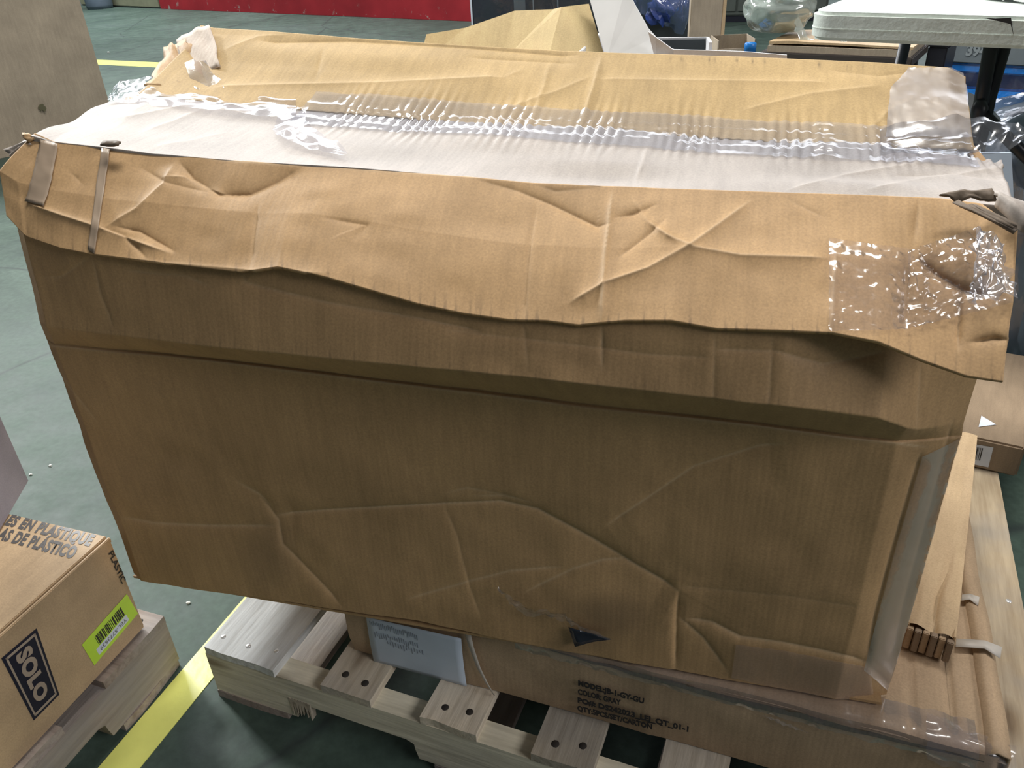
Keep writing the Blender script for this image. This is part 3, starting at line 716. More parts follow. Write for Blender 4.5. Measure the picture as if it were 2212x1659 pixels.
folds = [
 ([(330, 318), (420, 305), (500, 285)], .0018, 8, 16, .2),
 ([(170, 272), (300, 250), (420, 225)], .0022, 6, 14, .2),
 ([(300, 290), (380, 262), (440, 235)], .0020, 6, 14, .2),
 ([(1700, 412), (1830, 380), (1960, 358), (2100, 338)], .0025, 6, 16, .2),
 ([(1870, 412), (2000, 385), (2180, 362)], .002, 6, 14, .2),
 ([(1935, 380), (2050, 374), (2190, 388)], -.0025, 6, 12, .2),
 ([(1370, 400), (1390, 350), (1402, 300)], .002, 6, 10, .3),
]
P, wear_lit = apply_folds(P, folds, (0, 0, 1)); P = ribs_on(P)
solid(link('front_flap', grid_mesh('front_flap', P, M['kraft_flap'], True, {'wear_lit': wear_lit*.5, 'soil': 0*wear_lit}), big, label='pale front top flap sloping to the taped seam'), .003, -1)
FLAP = P
# rear flap rising to the back edge
BACK = [(432, 54), (462, 60), (700, 75), (900, 88), (1250, 110), (1300, 113), (1600, 122), (1900, 135), (2050, 146), (2086, 166)]
r_lip = row([(u, v+13) for u, v in BACK], [.425]*10)
r_back = row(BACK, [.44]*10)
r_seam2 = row([(300, 202)]+SEAM[2:7]+[(2104, 322)], .25)
P = sheet([r_seam2, r_lip, r_back], [120, 12], 560)
v_ = np.linspace(0, 1, P.shape[0])[:, None]
P[..., 2] += smooth_noise(P.shape[:2], 9, 4, .002, 71)*np.sin(np.pi*v_)
folds = [
 ([(395, 78), (420, 130), (455, 190)], -.006, 20, 12, .1),
 ([(560, 88), (750, 84), (1000, 98), (1250, 118)], -.0042, 8, 16, .0),
 ([(460, 190), (620, 186), (820, 182), (1090, 168)], .0035, 14, 24, .25),
 ([(1090, 168), (1130, 150)], .002, 8, 8, .2),
 ([(1010, 122), (1200, 132), (1245, 136)], -.002, 6, 10, .0),
 ([(1300, 118), (1285, 180), (1258, 265)], .004, 8, 8, .4),
 ([(1190, 130), (1175, 190), (1150, 255)], .002, 8, 8, .15),
 ([(1280, 165), (1200, 200), (1080, 240)], .002, 10, 12, .2),
 ([(1290, 173), (1500, 176), (1790, 180)], .0025, 10, 18, .15),
 ([(1600, 240), (1750, 205), (1900, 186)], .002, 8, 14, .15),
 ([(1880, 280), (1920, 240), (1990, 205)], .002, 10, 10, .2),
 ([(700, 95), (680, 180)], -.0015, 8, 8, .1),
 ([(480, 110), (560, 80), (620, 75)], .002, 10, 10, .15),
 ([(1790, 150), (1900, 162), (2000, 150)], -.002, 8, 10, .1),
]
P, wear_lit = apply_folds(P, folds, (0, -.35, .94)); P = ribs_on(P, .0018)
uv = pix(P)
soil = .6*np.clip(np.sin(uv[..., 0]*.21)+np.sin(uv[..., 0]*.53)+smooth_noise(uv.shape[:2], 140, 6, .9, 35)-.9, 0, 1)*np.exp(-np.abs(v_-.93)/.035)*sstep(uv[..., 0], 1380, 1520)*(1-sstep(uv[..., 0], 1800, 1950))
solid(link('rear_flap', grid_mesh('rear_flap', P, M['kraft_rear'], True, {'wear_lit': wear_lit*.6, 'soil': np.clip(soil, 0, 1)}), big, label='tan rear top flap rising to the back edge'), .004, -1)
REAR = P
# closed sides, back and bottom
def wall(name, pts):
    V = [(x, y, z) for x, y, z in pts]; n = len(V)
    return link(name, mesh(name, V, [tuple(range(n))], M['kraft']), big)
zl, zr = FLAP[0, 0, 2], FLAP[0, -1, 2]
lp = [tuple(P) for P in FLAP[::12, 0]]+[tuple(P) for P in REAR[::16, 0]]
wall('side_panel', [(.003, .44, 0), (.003, .012, 0)]+[(x+.001, max(y, .02), z-.006) for x, y, z in lp])
rp = [tuple(P) for P in FLAP[::12, -1]]+[tuple(P) for P in REAR[::16, -1]]
wall('side_panel', [(1.088, .44, 0), (1.088, .022, 0)]+[(x-.003, max(y, .03), z-.008) for x, y, z in rp])
X, Z = np.meshgrid(np.linspace(0, 1, 40), np.linspace(0, 1, 12))
X = .003*(1-Z)+(REAR[-1, 0, 0]+.004)*Z+X*((1.088-.003)*(1-Z)+(REAR[-1, -1, 0]-REAR[-1, 0, 0]-.008)*Z)
zb = np.interp(X, REAR[-1, :, 0], REAR[-1, :, 2])-.008
link('rear_panel', grid_mesh('rear_panel', np.stack([X, .44+0*X, Z*zb], -1), M['kraft']), big)
box('bottom_panel', (.005, 1.085, .004, .438, 0.0008, .005), M['kraft'], big, 0)

# left rear crumpled corner
def px_patch(name, quad, d4, n, m, mat, amp, seed, parent=big, smooth=True, th=.003, lift=0):
    Q = [bl(u, v, d) for (u, v), d in zip(quad, d4)]; P = np.zeros((n, m, 3))
    for i in range(n):
        for j in range(m):
            a, b = j/(m-1), i/(n-1); P[i, j] = (Q[0]*(1-a)+Q[1]*a)*(1-b)+(Q[3]*(1-a)+Q[2]*a)*b
    P[..., 2] += lift
    P += np.stack([smooth_noise((n, m), max(2, m/2.2), max(2, n/2.2), amp, seed+k) for k in range(3)], -1)
    o = link(name, grid_mesh(name, P, mat, smooth), parent)
    if th: solid(o, th, 0)
    return o
px_patch('torn_corner', [(360, 118), (410, 95), (462, 186), (318, 196)], [.40, .41, .31, .27], 12, 12, M['kraft'], .004, 91, lift=.003)['label'] = 'crumpled brown left rear corner'
px_patch('frayed_edge', [(384, 88), (454, 57), (478, 146), (398, 188)], [.415, .430, .335, .325], 12, 12, M['paper_raw'], .0022, 95, lift=.004)['label'] = 'whitish frayed paper at the left rear corner'
px_patch('film_shard', [(402, 136), (444, 134), (478, 172), (432, 212)], [.335, .335, .30, .27], 8, 8, M['film'], .002, 97, th=0)['label'] = 'stiff clear tape end standing up'
px_patch('film_wad', [(398, 196), (470, 180), (485, 236), (420, 248)], [.30, .30, .25, .25], 12, 12, M['film'], .006, 99, th=0)
# front left corner: rolled torn end sticking out, brown tape strips over the band
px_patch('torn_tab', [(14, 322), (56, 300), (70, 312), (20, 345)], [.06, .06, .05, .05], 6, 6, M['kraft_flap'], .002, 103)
px_patch('torn_tuft', [(46, 290), (62, 284), (72, 300), (60, 303)], [.055, .055, .05, .05], 5, 5, M['kraft'], .002, 105)
def on_sheet(S, pxs, off, nrm):
    """points of sheet S nearest to pixels, lifted off it"""
    uvS = pix(S).reshape(-1, 2); F_ = S.reshape(-1, 3); out = []
    for q in pxs: out.append(F_[np.argmin(((uvS-np.array(q))**2).sum(1))]+np.array(nrm)*off)
    return np.array(out)
def strip_on(name, S, left, right, mat, nrm, off=.0015, n=24, m=8, amp=0.0, seed=0, th=.0006, fs=True):
    """a tape laid on sheet S between two pixel polylines"""
    def res(pl, n):
        pl = np.array(pl, float); L = np.r_[0, np.cumsum(np.linalg.norm(np.diff(pl, axis=0), axis=1))]; t = np.linspace(0, L[-1], n)
        return np.stack([np.interp(t, L, pl[:, 0]), np.interp(t, L, pl[:, 1])], 1)
    A_, B_ = res(left, n), res(right, n); P = np.zeros((n, m, 3))
    uvS = pix(S); nvS, nuS = uvS.shape[:2]; flat = uvS.reshape(-1, 2); F_ = S.reshape(-1, 3)
    for i in range(n):
        for j in range(m):
            q = A_[i]+(B_[i]-A_[i])*(j/(m-1)); k = np.argpartition(((flat-q)**2).sum(1), 4)[:4]
            w = 1/(np.sqrt(((flat[k]-q)**2).sum(1))+.3); P[i, j] = (F_[k]*w[:, None]).sum(0)/w.sum()
    P += np.array(nrm)*off
    if amp: P += np.abs(smooth_noise((n, m), max(2, m*.8), max(2, n*.8), amp, seed))[..., None]*np.array(nrm)
    o = link(name, grid_mesh(name, P, mat), big)
    if th: solid(o, th, 0)
    return o
nb_l = (0, -.8, .6)
strip_on('brown_tape', BAND, [(90, 302), (78, 360), (58, 436)], [(128, 312), (116, 380), (98, 446)], M['brown_tape'], nb_l, .0014, 18, 8, .0008, 1)
strip_on('brown_tape', BAND, [(222, 320), (208, 420), (192, 540)], [(240, 324), (226, 420), (206, 548)], M['brown_tape'], nb_l, .0014, 20, 6, .0005, 2)
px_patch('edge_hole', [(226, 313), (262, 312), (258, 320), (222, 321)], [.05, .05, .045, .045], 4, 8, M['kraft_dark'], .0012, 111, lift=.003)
# clear tape patch at the right of the band
o = strip_on('corner_tape', BAND, [(1790, 516), (1790, 600), (1789, 716)], [(1968, 540), (1962, 620), (1958, 712)], M['film'], nb_l, .002, 34, 30, .0016, 5, 0); o['label'] = 'wrinkled clear tape on the right of the front'
o = strip_on('corner_tape', BAND, [(1960, 545), (1960, 630), (1956, 712)], [(2112, 492), (2150, 560), (2186, 655)], M['film'], nb_l, .0026, 34, 34, .0035, 6, 0); o['label'] = 'crumpled clear tape around the right corner'
# big bare film at the corner edge
px_patch('corner_wrap', [(2112, 488), (2160, 520), (2198, 640), (2090, 652)], [-.01, .0, -.055, -.06], 22, 22, M['film_corner'], .0022, 121, th=0)['label'] = 'shiny loose clear film on the right corner'
# torn curl, and a dark patch painting the hole's shade, front right top corner
px_patch('hole_shade', [(2026, 428), (2140, 417), (2152, 442), (2060, 440)], [.05, .05, .042, .048], 6, 12, M['kraft_dark'], .001, 131, lift=.004)['label'] = 'dark patch for the shade in the torn opening at the right end of the top edge'
P = np.zeros((8, 14, 3))
A0 = np.array([bl(u, v, d) for (u, v), d in zip([(2138, 416), (2175, 428), (2212, 440), (2240, 452)], [.055, .05, .05, .05])]); B0 = np.array([bl(u, v, d) for (u, v), d in zip([(2152, 444), (2180, 470), (2206, 500), (2226, 512)], [.04, .02, .01, .01])])
for i in range(8):
    for j in range(14):
        a = j/13*3; k = min(int(a), 2); f = a-k; p0 = A0[k]*(1-f)+A0[k+1]*f; p1 = B0[k]*(1-f)+B0[k+1]*f
        P[i, j] = p0+(p1-p0)*(i/7)+np.array([0, -.012*math.sin(math.pi*i/7), .008*math.sin(math.pi*i/7)])
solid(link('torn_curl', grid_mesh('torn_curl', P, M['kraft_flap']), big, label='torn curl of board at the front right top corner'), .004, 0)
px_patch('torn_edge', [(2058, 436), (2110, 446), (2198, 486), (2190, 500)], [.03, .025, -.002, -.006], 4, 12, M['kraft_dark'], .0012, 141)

# seam tape along the top (clear)
def seam_tape():
    nu_, nv_ = 300, 22
    s = np.linspace(.30, 1.10, nu_); dd = np.linspace(.205, .292, nv_)
    def zat_(S, s_, d_):   # height of a sheet along s at given d
        rows = S; out = np.zeros_like(s_)
        cols = np.array([np.interp(s_, rows[i, :, 0], rows[i, :, 2]) for i in range(rows.shape[0])]); dc = np.array([np.interp(s_, rows[i, :, 0], rows[i, :, 1]) for i in range(rows.shape[0])])
        for k in range(len(s_)): out[k] = np.interp(d_, dc[:, k], cols[:, k])
        return out
    P = np.zeros((nv_, nu_, 3))
    for i, d in enumerate(dd):
        S = FLAP if d < .25 else REAR
        P[i, :, 0] = s; P[i, :, 1] = d; P[i, :, 2] = zat_(S, s, d)+.0018
    zz = P[..., 2]; zz[:] = np.maximum(zz, (zz[[0]]*(1-np.linspace(0, 1, nv_)[:, None])+zz[[-1]]*np.linspace(0, 1, nv_)[:, None])*.35+zz*.65)
    # tunnels where the tape has lifted
    zz += .0016*np.exp(-((P[..., 1]-.258-.006*np.sin(P[..., 0]*9))/.004)**2)+.0012*np.exp(-((P[..., 1]-.222-.004*np.sin(P[..., 0]*7+1))/.003)**2)
    zz += smooth_noise((nv_, nu_), 40, 6, .0006, 151)
    zz += .004*np.exp(-((P[..., 0]-.945)/.012)**2)*np.abs(np.sin(P[..., 1]*130))
    return P
ST = seam_tape()
link('seam_tape', grid_mesh('seam_tape', ST, M['film_tape']), big, label='wide clear tape along the top seam')
# left tape run from the seam out over the left edge
P = np.zeros((14, 60, 3))
Lq = [bl(u, v, d) for (u, v), d in zip([(236, 214), (262, 180), (330, 172), (480, 208), (640, 214)], [.235, .30, .30, .29, .285])]; Lf = [bl(u, v, d) for (u, v), d in zip([(232, 222), (250, 224), (330, 236), (480, 246), (640, 262)], [.225, .225, .215, .215, .21])]
for j in range(60):
    a = j/59*4; k = min(int(a), 3); f = a-k
    for i in range(14):
        b = i/13; P[i, j] = (Lf[k]*(1-f)+Lf[k+1]*f)*(1-b)+(Lq[k]*(1-f)+Lq[k+1]*f)*b
P[..., 2] += .004+smooth_noise((14, 60), 18, 5, .0014, 161)
link('seam_tape', grid_mesh('seam_tape', P, M['film']), big, label='wrinkled clear tape at the left end of the seam')
# loose tape end lying on the front flap
P = np.zeros((10, 26, 3)); U0 = [(612, 246), (590, 290), (620, 318), (742, 346)]; U1 = [(668, 240), (660, 268), (680, 290), (752, 340)]
G0 = on_sheet(FLAP, U0, .004, (0, 0, 1)); G1 = on_sheet(FLAP, U1, .005, (0, 0, 1))
for j in range(26):
    a = j/25*3; k = min(int(a), 2); f = a-k
    for i in range(10): P[i, j] = (G0[k]*(1-f)+G0[k+1]*f)*(1-i/9)+(G1[k]*(1-f)+G1[k+1]*f)*(i/9)
P[..., 2] += np.abs(smooth_noise((10, 26), 12, 4, .0035, 171))
link('loose_tape', grid_mesh('loose_tape', P, M['film']), big, label='loose curled end of clear tape on the pale flap')
# tape sleeve over the right end
o = strip_on('scuffed_tape', REAR, [(1962, 150), (1922, 195), (1912, 300)], [(2076, 150), (2088, 200), (2098, 300)], M['film_matte'], (0, -.35, .94), .002, 24, 20, .001, 181, 0); o['label'] = 'hazy tape patch on the right of the rear flap'
P = np.zeros((12, 40, 3))
R0 = [bl(u, v, d) for (u, v), d in zip([(1900, 282), (2060, 262), (2180, 272), (2212, 290), (2260, 300)], [.275, .29, .29, .28, .28])]; R1 = [bl(u, v, d) for (u, v), d in zip([(1900, 345), (2060, 345), (2140, 345), (2212, 320), (2260, 325)], [.21, .21, .22, .25, .25])]
for j in range(40):
    a = j/39*4; k = min(int(a), 3); f = a-k
    for i in range(12): P[i, j] = (R0[k]*(1-f)+R0[k+1]*f)*(1-i/11)+(R1[k]*(1-f)+R1[k+1]*f)*(i/11)
P[..., 2] += .006+smooth_noise((12, 40), 16, 6, .003, 191)
link('seam_tape', grid_mesh('seam_tape', P, M['film']), big, label='crinkled clear tape past the right end of the seam')

o = strip_on('corner_tape', FRONT, [(1992, 985), (1935, 1180), (1895, 1330), (1866, 1445)], [(2104, 930), (2050, 1130), (1985, 1330), (1930, 1500)], M['film_tan'], (0, -1, 0), .0016, 60, 10, .0004, 211, 0); o['label'] = 'hazy tape along the right vertical corner'
o = strip_on('bottom_tape', FRONT, [(1590, 1390), (1690, 1402), (1800, 1424), (1880, 1440)], [(1580, 1462), (1680, 1484), (1790, 1504), (1890, 1524)], M['film_tan'], (0, -1, 0), .0016, 40, 10, .0004, 213, 0); o['label'] = 'hazy tape along the lower right edge'
# tape scrap and dark film flap on the lower front
pts = [(1075, 1272), (1105, 1300), (1140, 1322), (1190, 1326), (1232, 1340), (1265, 1362), (1318, 1380)]
P = np.zeros((7, 40, 3)); 
C = np.array([bl(u, v, -.012) for u, v in pts])
for j in range(40):
    a = j/39*(len(pts)-1); k = min(int(a), len(pts)-2); f = a-k; c = C[k]*(1-f)+C[k+1]*f; w = .013*math.sin(math.pi*(.08+.88*j/39))
    for i in range(7): P[i, j] = c+np.array([.2*w*(i/6-.5), 0, w*(i/6-.5)])
P[..., 1] += smooth_noise((7, 40), 26, 5, .003, 201)
link('tape_scrap', grid_mesh('tape_scrap', P, M['film']), big, label='twisted scrap of clear tape on the lower front')
px_patch('film_flap', [(1228, 1352), (1262, 1362), (1320, 1379), (1242, 1396)], [-.010, -.010, -.010, -.010], 6, 6, M['patch_dark'], .0008, 205, th=.0006)['label'] = 'dark blue film flap on the lower front'

# ================================================================== LEFT PALLET WITH THE CUP CARTON
SC_ = np.append(onz(315, 1356, .121)[:2], .1225); sh = .197
SY = onz(0, 1373, .1225+sh)-SC_; SY[2] = 0; SY /= np.linalg.norm(SY)   # runs towards the camera along the right face
SXW = np.array([SY[1], -SY[0], 0])     # to the left, away from the right face
if SXW[0] > 0: SXW = -SXW
syaw = math.atan2(-SY[1], -SY[0])-math.pi/2     # local y = away from camera, local x = to the right
lx = np.array([math.cos(syaw), math.sin(syaw), 0]); ly = np.array([-lx[1], lx[0], 0])
solo = thing('cup_carton', 'brown carton with a dark logo and yellow barcode label on the worn left pallet', 'box', tuple(SC_), syaw)
SLW, SLD = .46, .52
box('body', (-SLW, 0, -SLD, 0, 0.0005, sh-.004), M['kraft_solo'], solo, .003)
# top made of two flaps with a thin gap along the right edge
box('top_flap', (-SLW+.002, -.0075, -SLD, 0, sh-.0045, sh), M['kraft_solo'], solo, .0012)
box('edge_fold', (-.0045, .0006, -SLD, 0, sh-.010, sh-.0008), M['kraft_solo'], solo, .0012, label='pale folded edge beside the top flap')
def sface(u, v):     # pixel -> right face local (y, z)
    q = onplane(u, v, SC_, lx)-SC_; return q@ly, q[2]
def stop(u, v):
    q = onz(u, v, SC_[2]+sh)-SC_; return q@lx, q@ly
def face_quad(name, quad, mat, parent, off):
    me = mesh(name, [(off, y, z) for y, z in quad]+[(off-.0004, y, z) for y, z in quad], [(0, 1, 2, 3), (0, 4, 5, 1), (1, 5, 6, 2), (2, 6, 7, 3), (3, 7, 4, 0)], mat)
    return link(name, me, parent)
def bil(q, a, b):
    q = [np.array(p) for p in q]; return (q[0]*(1-a)+q[1]*a)*(1-b)+(q[3]*(1-a)+q[2]*a)*b
# logo plate: quad order = top-left (start of word side) ...
lq = [sface(*p) for p in ((2, 1422), (78, 1357), (127, 1500), (72, 1556))]
lg = face_quad('logo', lq, M['ink_navy'], solo, .0011); lg['label'] = 'dark rectangular logo reading SOLO'
# thin frame line
for a0, b0, a1, b1 in ((.07, .035, .93, .065), (.07, .935, .93, .965), (.07, .035, .12, .965), (.88, .035, .93, .965)):
    face_quad('logo_frame', [tuple(bil(lq, a, b)) for a, b in ((a0, b0), (a1, b0), (a1, b1), (a0, b1))], M['print_tan'], lg, .0015)
# the word runs down the face
def word_on_face(name, s, quad, mat, parent, off, bold=.0, swap=True, spacing=1.0):
    """map text box (0..1, 0..1) onto quad; text x runs along quad's b direction"""
    me = text_mesh(name, s, 1.0, mat, 1.0, 0, bold, spacing=spacing, depth=0)
    xs_ = [v.co.x for v in me.vertices]; ys_ = [v.co.y for v in me.vertices]; x0_, x1_, y0_, y1_ = min(xs_), max(xs_), min(ys_), max(ys_)
    for v in me.vertices:
        tx = (v.co.x-x0_)/(x1_-x0_); ty = (v.co.y-y0_)/(y1_-y0_)
        y, z = swap(tx, ty); v.co = Vector((off, y, z))
    me.update(); return link(name, me, parent)
# on the plate a runs from left edge to right edge, b runs downwards; letters lie on their side (tops to the right)
word_on_face('logo_word', 'SOLO', lq, M['print_tan'], lg, .0016, .055, lambda tx, ty: tuple(bil(lq, .27+.46*ty, .10+.76*tx)), 1.05)
yq = [sface(*p) for p in ((273, 1283), (297, 1325), (203, 1437), (176, 1393))]
yl = face_quad('barcode_label', [yq[0], yq[1], yq[2], yq[3]], M['label_yellow'], solo, .0010); yl['label'] = 'bright yellow-green barcode sticker'
# a: 0..1 from far top edge to lower edge ; b: along its length towards the camera
rb = random.Random(12); b = .20
while b < .80:
    w = rb.choice((.008, .012, .02, .03)); face_quad('barcode_bar', [tuple(bil(yq, a, bb)) for a, bb in ((.18, b), (.56, b), (.56, b+w), (.18, b+w))], M['ink'], yl, .0014); b += w+rb.choice((.008, .012, .02))
face_quad('number_strip', [tuple(bil(yq, a, bb)) for a, bb in ((.60, .18), (.86, .18), (.86, .86), (.60, .86))], M['label_white'], yl, .0013)
word_on_face('number', 'YEL-5773639', yq, M['ink_faded'], yl, .0017, .0, lambda tx, ty: tuple(bil(yq, .66+.14*ty, .22+.58*tx)), 1.0)
word_on_face('side_print', 'PLASTIC', yq, M['ink'], solo, .0012, .03, lambda tx, ty: tuple(np.array(sface(233, 1196))+(np.array(sface(262, 1262))-np.array(sface(233, 1196)))*tx+(np.array(sface(243, 1187))-np.array(sface(233, 1196)))*ty), 1.0)
def word_on_top(name, s, p00, p10, p01, mat):
    me = text_mesh(name, s, 1.0, mat, 1.0, .18, .050, depth=0, spacing=1.12)
    xs_ = [v.co.x for v in me.vertices]; ys_ = [v.co.y for v in me.vertices if True]; x0_, x1_ = min(xs_), max(xs_)
    a = np.array(stop(*p00)); bx_ = np.array(stop(*p10))-a; by_ = np.array(stop(*p01))-a
    for v in me.vertices:
        tx = (v.co.x-x0_)/(x1_-x0_); ty = v.co.y/.70
        q = a+bx_*tx+by_*ty; v.co = Vector((q[0], q[1], sh+.0006))
    me.update(); return link(name, me, solo)
word_on_top('top_print', 'ES EN PLASTIQUE', (10, 1133), (196, 1180), (24, 1112), M['ink_faded'])
word_on_top('top_print', 'AS DE PLÁSTICO', (-8, 1163), (158, 1207), (6, 1140), M['ink_faded'])
# left pallet
lp_c = SC_+lx*.012+ly*.025
LPY = syaw+math.pi/2
# its long stringer side faces right: local x of the pallet runs away from the camera
p2o = onz(328, 1452, .02); 
p2 = pallet('wooden_pallet', 'worn brown pallet at the lower left under the logo carton', (0, 0, 0), 0, ('wood_old', 'wood_old_x'), 77, nail_mats=('nail_rust', 'nail_rust'))
# front (y=0) side of pallet must face right: rotate so that local -y = lx  => local x = -ly ... far end is x = 0
p2.rotation_euler = (0, 0, math.atan2(-ly[1], -ly[0])+0)
# local x = -ly direction (towards camera), local y = rotate +90 -> should be pointing left (-lx)
p2x = -ly; p2y = np.array([-p2x[1], p2x[0], 0])
if p2y@lx > 0:   # flip: would face left, so mirror by starting at the near end
    p2.rotation_euler = (0, 0, math.atan2(ly[1], ly[0])); p2.location = tuple(SC_*np.array([1, 1, 0])+lx*.012+ly*.03-ly*48*IN)
else:
    p2.location = tuple(SC_*np.array([1, 1, 0])+lx*.012+ly*.03)

# violet-grey carton on top of it
vb = onz(65, 1040, SC_[2]+sh); vb2 = onz(28, 1104, SC_[2]+sh); vd = vb-vb2; vd /= np.linalg.norm(vd)
vt = thing('grey_carton', 'violet-grey carton stacked on the logo carton at the left', 'box', (vb[0], vb[1], SC_[2]+sh), math.atan2(vd[1], vd[0])-math.pi/2)
box('body', (-.35, 0, -.135, 0, .0006, .34), M['kraft_violet'], vt, .004)
box('top_flap', (-.175, -.001, -.134, -.001, .34, .344), M['kraft_violet'], vt, .001)
box('top_flap', (-.349, -.177, -.134, -.001, .34, .344), M['kraft_violet'], vt, .001)

# tall grey-tan carton far left
tl0, tl1 = onz(0, 343, 0), onz(256, 291, 0); tx_ = (tl1-tl0)/np.linalg.norm(tl1-tl0)
tb = thing('tall_carton', 'tall greyish cardboard carton standing on the floor at the left behind', 'box', tuple(tl1), math.atan2(tx_[1], tx_[0]))
hh = 1.5
X, Z = np.meshgrid(np.linspace(-1.3, 0, 50), np.linspace(0.001, hh, 50)); Y = smooth_noise(X.shape, 4, 4, .004, 301)
Y = Y*(1-np.exp(X/.05))
link('front_panel', grid_mesh('front_panel', np.stack([X, Y, Z], -1), M['kraft_grey']), tb)
box('side_panel', (-.004, 0, .001, .6, .001, hh), M['kraft_grey'], tb, .001)
box('side_panel', (-1.3, -1.296, .001, .6, .001, hh), M['kraft_grey'], tb, .001)
box('rear_panel', (-1.3, 0, .597, .601, .001, hh), M['kraft_grey'], tb, .001)
box('top_flap', (-1.3, 0, 0, .30, hh, hh+.004), M['kraft_grey'], tb, .001)
box('top_flap', (-1.3, 0, .302, .60, hh, hh+.004), M['kraft_grey'], tb, .001)
sx, sz = [(q-tl1)@tx_ for q in (onplane(90, 232, tl1, np.array([-tx_[1], tx_[0], 0])),)][0], onplane(90, 232, tl1, np.array([-tx_[1], tx_[0], 0]))[2]
rq = random.Random(9); V = [(sx+.030*rq.uniform(.4, 1)*math.cos(w), -.010, sz+.030*rq.uniform(.4, 1)*math.sin(w)) for w in [k*math.pi/10 for k in range(20)]]
link('scuff', mesh('scuff', V, [tuple(range(20))], plain('scuff_olive', (.12, .11, .06), .8)), tb)

# ================================================================== BEHIND: dark wrapped panel, open white carton, boards, bag
PB = onz(1018, 62, 0); pbx = np.array([math.cos(-.10), math.sin(-.10), 0]); 
dp = thing('wrapped_appliance', 'dark glossy shrink-wrapped appliance standing behind the yellow carton flap', 'appliance', (PB[0]*.62, PB[1]*.62, 0), -.10)
DPL = np.array(dp.location)
def dpf(u, v): q = onplane(u, v, DPL, np.array([-pbx[1], pbx[0], 0]))-DPL; return q@pbx, q[2]
x0 = dpf(1018, 40)[0]; x1 = dpf(1300, 40)[0]
box('body', (x0+.01, x1+.25, 0, .5, 0, 1.25), M['panel_dark'], dp, .008)
box('edge_strip', (x0, x0+.011, -.012, .5, 0, 1.252), M['label_white'], dp, .001, 'thin white corner edge')
for u in (1152, 1205):
    xq = dpf(u, 10)[0]; box('rib', (xq-.004, xq+.004, -.006, .002, .0, 1.25), M['grey_print'], dp, .001)
xq = dpf(1120, 10)[0]; box('light_bar', (xq-.03, xq+.045, -.006, .002, 0, 1.25), plain('brushed_panel', (.16, .19, .20), .3), dp, .002)
P = np.zeros((20, 30, 3))
for i in range(20):
    for j in range(30): P[i, j] = (x0+.02+(x1+.2-x0)*j/29, -.02, .45+.8*i/19)
P[..., 1] += smooth_noise((20, 30), 10, 6, .006, 401); link('stretch_wrap', grid_mesh('stretch_wrap', P, M['film_dark']), dp)

# dark crate with a blue film wrapped bundle on it
dc0 = onz(1360, 90, 0)*.62
dcr = thing('dark_crate', 'dark charcoal crate behind the white flap', 'crate', (dc0[0], dc0[1], 0), -.12)
cx_ = np.array([math.cos(-.12), math.sin(-.12), 0]); cy_ = np.array([-cx_[1], cx_[0], 0])
def dcf(u, v): q = onplane(u, v, np.array(dcr.location), cy_)-np.array(dcr.location); return q@cx_, q[2]
a0 = dcf(1340, 60)[0]; a1 = dcf(1492, 60)[0]
box('body', (a0, a1, 0, .5, 0, 1.1), M['dark_grey'], dcr, .006)
box('rim', (a0-.004, a1+.004, -.006, .506, 1.07, 1.1), M['black_crate'], dcr, .003)
fb = thing('film_bundle', 'crumpled bluish plastic film hanging on the dark crate', 'plastic wrap', (dc0[0], dc0[1], 0), -.12)
pts = [(1352, -30), (1375, 20), (1415, 42), (1450, 62), (1474, 72), (1488, 34), (1492, -30)]
xz = np.array([dcf(*q_) for q_ in pts]); top_z = dcf(1420, -60)[1]; nn = 40
P = np.zeros((16, nn, 3)); 
for j in range(nn):
    a = j/(nn-1)*(len(pts)-1); k = min(int(a), len(pts)-2); f = a-k; e = xz[k]*(1-f)+xz[k+1]*f
    for i in range(16):
        b_ = i/15; P[i, j] = (e[0]+(xz[3][0]-e[0])*.4*b_*(1 if False else 0), -.02-.06*math.sin(math.pi*min(1, b_+.1)), e[1]+(max(top_z, e[1]+.01)-e[1])*b_)
P += np.stack([smooth_noise((16, nn), 14, 6, a_, 410+k) for k, a_ in enumerate((.004, .014, .004))], -1)
M['film_blue'] = film('bluish_film', .12, haze=.30, hazecol=(.20, .28, .62), rough=.12, bscale=14, bstr=.9)
link('film', grid_mesh('film', P, M['film_blue']), fb)
xk, zk = dcf(1425, 22)
bm = bmesh.new(); bmesh.ops.create_icosphere(bm, subdivisions=3, radius=1)
for v in bm.verts: v.co = Vector((v.co.x*.075, v.co.y*.03-.035, v.co.z*.075))*(1+.15*math.sin(v.co.x*9+v.co.z*7))+Vector((xk, -.005, zk))
me = D.meshes.new('blue_lining'); bm.to_mesh(me); bm.free(); me.materials.append(plain('blue_lining', (.03, .06, .25), .4)); link('blue_lining', me, fb)

# open white carton right behind the big carton
WB = np.array(BA)+bn*.62+bt*.50
wc = thing('white_carton', 'open white-faced carton with a yellow kraft flap and a white flap standing up', 'box', (WB[0], WB[1], .123), BYAW)
WBz = np.array([WB[0], WB[1], .123])
def wf(u, v, d):
    q = onplane(u, v, WBz+bn*d, bn)-WBz; return np.array([q@bt, d, q[2]])
def poly_plate(name, pts, d, th, mat, parent, f=wf, dt=None, label=None):
    dt = dt or [d]*len(pts); Q = [f(u, v, dd) for (u, v), dd in zip(pts, dt)]; n = len(Q)
    V = [tuple(q) for q in Q]+[(q[0], q[1]+th, q[2]) for q in Q]
    Fc = [tuple(range(n)), tuple(range(2*n-1, n-1, -1))]+[(i, i+n, (i+1) % n+n, (i+1) % n) for i in range(n)]
    o = link(name, mesh(name, V, Fc, mat), parent)
    if label: o['label'] = label
    return o
